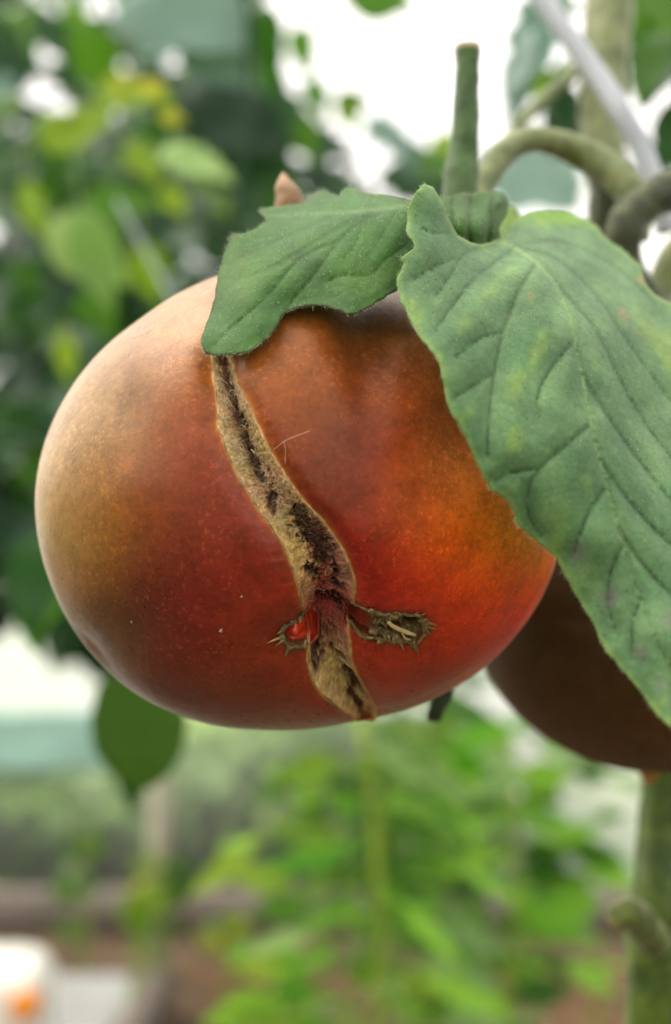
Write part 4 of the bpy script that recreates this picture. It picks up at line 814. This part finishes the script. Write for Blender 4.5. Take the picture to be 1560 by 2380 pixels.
# broad blue-grey leaf high up, with its neighbours
v4 = thing('climbing_plant', P(-210, 1190, .82)[:2].tolist() + [0], 'climbing plant with a broad blue-grey leaf high above the tomato', 'plant', 'climbing plants behind the split tomato')
far_stem(v4, [(P(-210, 0, .82)[0], .82, 0), P(-200, 700, .82), P(-120, -150, .82), P(250, -190, .82), P(520, -110, .84), P(620, -60, .86)], .003, 'dark')
for (u, v, Y, s, kind, mat, aim, roll) in [(330,-40,.78,.085,'cucumber','blue',(.9,-.35,-.55),.55), (420,60,.80,.07,'oval','blue',(.7,-.3,-.6),.5), (610,10,.78,.05,'oval','mid',(.1,-.1,-1),.9), (600,20,.82,.06,'oval','mid',(.2,0,-1),-.6), (430,200,.86,.09,'cucumber','dark',(.8,-.3,-.5),.3), (560,200,.88,.08,'cucumber','dark',(.3,-.3,-.8),.2),
        (200,60,.84,.06,'tomato','mid',(.3,0,-1),.2), (660,250,.9,.05,'oval','mid',(.5,-.2,-.8),.2), (620,560,.9,.07,'cucumber','mid',(.2,-.3,-.9),.1), (560,330,.9,.08,'cucumber','dark',(.4,-.3,-.8),-.2), (640,430,.86,.05,'oval','mid',(.4,-.2,-.8),.6), (700,380,.95,.07,'tomato','dark',(.7,-.2,-.6),.2), (770,420,.95,.06,'tomato','dark',(.6,-.2,-.4),.1), (880,400,.98,.07,'tomato','dark',(.7,-.2,-.3),.2), (960,390,.95,.06,'tomato','mid',(.4,-.2,.1),.3),
        (690,300,1.0,.06,'tomato','dark',(.8,-.2,-.4),.2), (900,330,1.0,.055,'tomato','dark',(.8,-.2,-.35),.1), (960,410,.98,.06,'tomato','dark',(.5,-.2,-.2),.2), (720,180,1.0,.04,'tomato','mid',(.3,-.2,-.9),.2), (690,60,1.0,.045,'tomato','mid',(.2,-.2,-1),.4), (1000,60,1.1,.03,'narrow','mid',(.6,0,-.7),.2), (800,210,.86,.030,'oval','lime',(.2,0,-1),.3), (775,235,.86,.03,'oval','mid',(1,0,.1),.4), (850,280,.95,.05,'tomato','blue',(.8,-.2,-.5),.3), (930,330,.95,.04,'tomato','blue',(.5,-.2,-.7),.2), (800,0,.72,.045,'oval','mid',(1,-.1,.0),.5), (1000,340,.9,.03,'oval','lime',(.6,0,.2),.4)]:
    put_leaf(v4, kind, mat, P(u, v, Y), s, aim, roll)
# leaves of the plant behind at the upper right
v5 = thing('climbing_plant', P(1640, 1190, .55)[:2].tolist() + [0], 'climbing plant with dark narrow leaves above the thick tomato stem', 'plant', 'climbing plants behind the split tomato')
far_stem(v5, [P(1660, 3000, .56), P(1650, 1200, .56), P(1640, 300, .56), P(1600, -100, .56)], .004, 'stalk')
for (u, v, Y, s, kind, mat, aim, roll) in [(1290,-30,.50,.055,'tomato','blue',(-.45,-.1,-1),.5), (1240,70,.50,.035,'pepper','blue',(-.5,-.1,-1),.4), (1310,-20,.52,.04,'oval','dark',(-.6,0,-.9),.2), (1250,160,.52,.022,'oval','lime',(.3,0,-.6),.6), (1330,200,.5,.03,'oval','dark',(-.4,0,-1),.4),
        (1540,70,.48,.032,'oval','mid',(-.45,-.1,-1),.5), (1590,60,.50,.04,'oval','dark',(-.5,-.2,-.8),.3), (1570,230,.5,.03,'oval','dark',(-.1,-.1,-1),.5), (1380,-5,.46,.05,'oval','mid',(1,-.2,.05),.5), (1470,5,.46,.05,'oval','mid',(1,-.3,-.1),.3), (1330,120,.5,.03,'narrow','mid',(-.5,0,-.7),.3), (1150,380,.95,.075,'cucumber','blue',(.9,-.2,-.45),.2), (1230,330,1.0,.07,'cucumber','blue',(.6,-.2,-.7),.1), (1260,250,.5,.022,'oval','dark',(.9,0,-.3),.2), (1300,290,.6,.03,'tomato','dark',(.6,0,-.5),.2), (1190,250,.6,.02,'tomato','mid',(.4,0,-.8),.2), (1500,330,.6,.035,'tomato','dark',(.2,-.1,-1),.2), (1440,60,.6,.04,'tomato','mid',(.7,-.1,-.7),.3)]:
    put_leaf(v5, kind, mat, P(u, v, Y), s, aim, roll)
# single leaves hanging behind the tomato, lower left
v6 = thing('climbing_plant', P(-230, 1190, .60)[:2].tolist() + [0], 'thin plant with a broad plain green leaf hanging below the tomato', 'plant', 'climbing plants behind the split tomato')
far_stem(v6, [(P(-230, 1190, .60)[0], .60, 0), P(-220, 2000, .60), P(-150, 1100, .60), P(60, 1020, .60), P(260, 1150, .58), P(340, 1400, .55), P(335, 1545, .53)], .0018, 'dark')
for (u, v, Y, s, kind, mat, aim, roll) in [(326,1545,.52,.054,'round','hang',(-.04,-.15,-1),.15), (345,1640,.56,.050,'oval','dark',(-.28,-.1,-1),.3), (90,1240,.62,.055,'tomato','dark',(-.1,-.2,-1),.2), (160,1310,.62,.04,'tomato','mid',(-.5,-.2,-1),.3), (60,1400,.66,.03,'tomato','mid',(.2,-.2,-1),.5)]:
    q_ = put_leaf(v6, kind, mat, P(u, v, Y), s, aim, roll); q_.scale = (s, s * 1.0, s)

# pepper plants at the lower right
def pepper(uc, Y0, vtop, seed, n, label, mats, spread=170):
    rng = random.Random(seed); b = P(uc, 1190, Y0); t = thing('pepper_plant', (b[0], Y0, 0), label, 'plant', 'young pepper plants on the bed')
    top = P(uc + rng.uniform(-10, 10), vtop, Y0); far_stem(t, [(b[0], Y0, 0), (b[0] + .012, Y0, .12), (b[0] - .006, Y0 + .01, top[2] * .45), (b[0] + .010, Y0, top[2] * .75), tuple(top)], .0042, 'stalk')
    for k in range(n):
        v = rng.uniform(vtop - 30, 2420); a = rng.uniform(-.5, math.pi + .5); c = P(uc, v, Y0); d = rng.uniform(.005, .075)
        put_leaf(t, 'narrow' if rng.random() < .6 else 'pepper', rng.choice(mats), (c[0] + math.cos(a) * d, Y0 + math.sin(a) * d * .8, c[2] + rng.uniform(-.01, .03)), rng.uniform(.026, .066), (math.cos(a), math.sin(a) * .8, rng.uniform(-.65, .35)), rng.uniform(-.5, .5))
    return t
pepper(850, .80, 1670, 21, 140, 'leafy pepper plant straight below the split tomato', ['fresh', 'fresh', 'mid', 'lime', 'pale'])
pepper(1165, .90, 1690, 22, 140, 'leafy pepper plant below the gap between the two tomatoes', ['fresh', 'fresh', 'mid', 'lime', 'pale'])
pepper(1010, 1.25, 1640, 23, 130, 'taller pepper plant standing behind two others under the fruit', ['fresh', 'mid', 'fresh', 'pale'])
pepper(1370, 1.30, 2170, 24, 14, 'pepper plant beside the thick ribbed lower stem', ['mid', 'dark', 'mid'])
# yellow-green seedlings by the path
def seedling(u, v0, Y, vtop, seed, n, label, mats, size=(.04, .07)):
    rng = random.Random(seed); b = P(u, v0, Y); t = thing('seedling', (b[0], Y, 0), label, 'plant', 'yellow-green seedlings by the path'); top = P(u, vtop, Y)
    far_stem(t, [(b[0], Y, 0), (b[0] + .01, Y, top[2] * .5), tuple(top)], .004, 'stalk')
    for k in range(n):
        v = rng.uniform(vtop, v0 - 20); a = rng.uniform(0, 2*math.pi); c = P(u, v, Y)
        put_leaf(t, rng.choice(['oval', 'pepper']), rng.choice(mats), (c[0], Y, c[2]), rng.uniform(*size), (math.cos(a), math.sin(a) * .7, rng.uniform(-.5, .7)), rng.uniform(-.6, .6))
seedling(360, 2290, 1.78, 1985, 31, 20, 'bushy yellow-green seedling beside the plank edge of the bed', ['lime', 'lime', 'mid', 'yellow'])
seedling(190, 2200, 1.95, 1935, 32, 10, 'small lime seedling standing behind the white canister', ['lime', 'mid'], (.035, .06))
seedling(520, 2260, 1.80, 2120, 33, 10, 'low olive seedling next to the pale stone', ['lime', 'yellow', 'pale'], (.04, .06))
# post, tub, fruit, plank, stone, mulch, tarp, hedge
c = [P(366, 1700, 1.95), P(366, 2080, 1.95)]; V, Q, T, al = tube(np.array([[c[0][0], 1.95, 0.0], [c[0][0] + .002, 1.95, .2], [c[0][0] + .006, 1.95, .42]]), [.016, .016, .016], 12, True)
tag(link('stake', mesh_np('stake', V, faces=T, quads=Q), M['stone']), 'pale grey stake standing behind the yellow-green seedlings', 'stake')
def lathe(prof, ns=40):
    a = np.linspace(0, 2*math.pi, ns, endpoint=False); V = np.array([[r * math.cos(t), r * math.sin(t), z] for r, z in prof for t in a]); return V, grid_quads(len(prof), ns, True)
def canister():
    x0, y0, z0 = -.447, 1.55, .026; t = thing('canister', (x0, y0, z0), 'white plastic canister with an orange screw cap on the path', 'canister')
    a = np.linspace(0, 2*math.pi, 64, endpoint=False); sq = lambda c, p: np.sign(c) * np.abs(c) ** p; W, Hh = .078, .076; rings = []
    for yy, k in ((-.062, .70), (-.060, .86), (-.054, .95), (-.042, 1), (-.012, 1), (-.009, .985), (-.003, .985), (0, 1), (.042, 1), (.054, .95), (.060, .86), (.062, .70)):
        rings.append(np.stack([x0 + W * k * sq(np.cos(a), .45), np.full(64, y0 + yy), z0 + Hh + Hh * k * sq(np.sin(a), .45)], -1))
    V = np.array(rings).reshape(-1, 3); n = len(rings); V = np.vstack([V, [x0, y0 - .061, z0 + Hh], [x0, y0 + .061, z0 + Hh]]); j = np.arange(64)
    T = np.vstack([np.stack([j * 0 + n * 64, (j + 1) % 64, j], -1), np.stack([j * 0 + n * 64 + 1, (n-1) * 64 + j, (n-1) * 64 + (j + 1) % 64], -1)])
    link('body', mesh_np('canister_body', V, faces=T, quads=grid_quads(n, 64, True)), M['plastic'], t)
    c = np.array([P(66, 2325, 1.485)[0], 1.484, P(66, 2325, 1.485)[2]])
    for name, r, l0, l1, mat, rd in (('spout', .014, .004, -.006, 'plastic', 0), ('cap', .0185, -.004, -.024, 'orange', .03)):
        aa = np.linspace(0, 2*math.pi, 48, endpoint=False); prof = [(.001, l0), (1, l0), (1, l1 * .8 + l0 * .2), (.92, l1), (.001, l1)]
        V = np.array([[c[0] + r * q * math.cos(t_) * (1 + rd * math.cos(12 * t_)), c[1] + l, c[2] + r * q * math.sin(t_) * (1 + rd * math.cos(12 * t_))] for q, l in prof for t_ in aa]); link(name, mesh_np(name, V, quads=grid_quads(5, 48, True), smooth=False), M[mat], t)
canister()
def plank(name, a, b, wd, ht, mat, label):
    a, b = np.array(a), np.array(b); d = b - a; d /= np.linalg.norm(d); n = np.array([-d[1], d[0], 0]) * wd / 2; up = np.array([0, 0, ht]); bv = .12
    sec = [n, n + up * (1 - bv), n * (1 - bv) + up, -n * (1 - bv) + up, -n + up * (1 - bv), -n]; ks = np.linspace(0, 1, 14); V = []
    for k in ks: V += [a + (b - a) * k + s * (1 + .03 * math.sin(17 * k)) for s in sec]
    Q = grid_quads(14, 6, True); e = [[0,1,2],[0,2,3],[0,3,5],[3,4,5]]; e = np.array(e); e = np.vstack([e[:, ::-1], e + 13 * 6]); tag(link(name, mesh_np(name, np.array(V), faces=e, quads=Q, smooth=False), mat), label, 'plank')
plank('plank', (-.285, 1.42, 0), (-.262, 1.80, 0), .035, .075, M['board'], 'grey wooden plank edging the brown soil bed')
X, Yg = np.meshgrid(np.linspace(-.25, .95, 110), np.linspace(1.35, 2.02, 70)); e = np.minimum.reduce([X + .25, .95 - X, Yg - 1.35, 2.02 - Yg]); Z = -.006 + sstep(0, .15, e) * (.035 + .022 * fbm(np.stack([X * 14, Yg * 14, X * 0], -1), 4, 5))
o = link('mulch_mound', mesh_np('mulch_mound', np.stack([X, Yg, Z], -1).reshape(-1, 3), quads=grid_quads(70, 110)), M['mulch']); o['kind'] = 'structure'
def stone(u, Y, r, seed, label):
    V, Q = lathe([(.01, 0), (.7, .05), (1, .4), (.9, .75), (.5, 1.0), (.01, 1.05)], 20); V = V * (1 + .25 * fbm(V * 1.3 + seed, 3, seed))[:, None] * np.array([r, r * .8, r * 1.1]); o = link('stone', mesh_np('stone', V, quads=Q), M['stone']); o.location = (P(u, 0, Y)[0], Y, .035); tag(o, label, 'stone')
stone(602, 1.88, .026, 4, 'rounded cream stone lying on the brown mulch by the seedlings')
# outside the film: turquoise tarpaulin strip and hedge bank
X, Zt = np.meshgrid(np.linspace(-2.2, -.35, 40), np.linspace(.16, .30, 10)); Yt = 2.75 + .05 * fbm(np.stack([X * 3, Zt * 3, X * 0], -1), 3, 4)
def solid(name, Xg, Yg, Zg, mat, th):
    o = link(name, mesh_np(name, np.stack([Xg, Yg, Zg], -1).reshape(-1, 3), quads=grid_quads(*Xg.shape)), mat); s = o.modifiers.new('thickness', 'SOLIDIFY'); s.thickness = th; return o
tag(solid('tarpaulin', X, Yt, Zt, M['tarp'], .004), 'turquoise tarpaulin strip seen through the polythene wall', 'tarpaulin')
def hedge():
    n = 9000; x = RNG.uniform(-5, .45, n); y = RNG.uniform(2.41, 3.0, n); top = .20 + .04 * np.sin(x * 1.7) + .04 * np.sin(x * 4.1) + .14 * sstep(-.6, 0, x); z = top * RNG.random(n) ** .6
    a = RNG.uniform(0, 2*math.pi, n); b = RNG.uniform(-.8, .8, n); s = RNG.uniform(.03, .07, n); d = np.stack([np.cos(a) * np.cos(b), np.sin(a) * np.cos(b), np.sin(b)], -1); e = np.stack([-np.sin(a), np.cos(a), a * 0], -1); c = np.stack([x, y, z], -1)
    V = np.stack([c - d * s[:, None], c + e * s[:, None] * .4, c + d * s[:, None], c - e * s[:, None] * .4], 1).reshape(-1, 3); o = link('undergrowth', mesh_np('undergrowth', V, quads=np.arange(4 * n).reshape(-1, 4), smooth=False), M['hedge']); o['kind'] = 'stuff'; tag(o, 'low green undergrowth growing outside the polythene wall', 'undergrowth')
hedge()
# twine hanging among the climbing leaves
p0, p1 = P(300, 515, .64), P(398, 690, .60); V, Q, T, al = tube(np.array([p0 + (p0 - p1) * .3, p0, p1, p1 + (p1 - p0) * 1.0]), .0012, 8, True); tag(link('twine', mesh_np('twine', V, faces=T, quads=Q), M['twine']), 'pale grey-blue twine slanting down behind the tomato shoulder', 'twine')
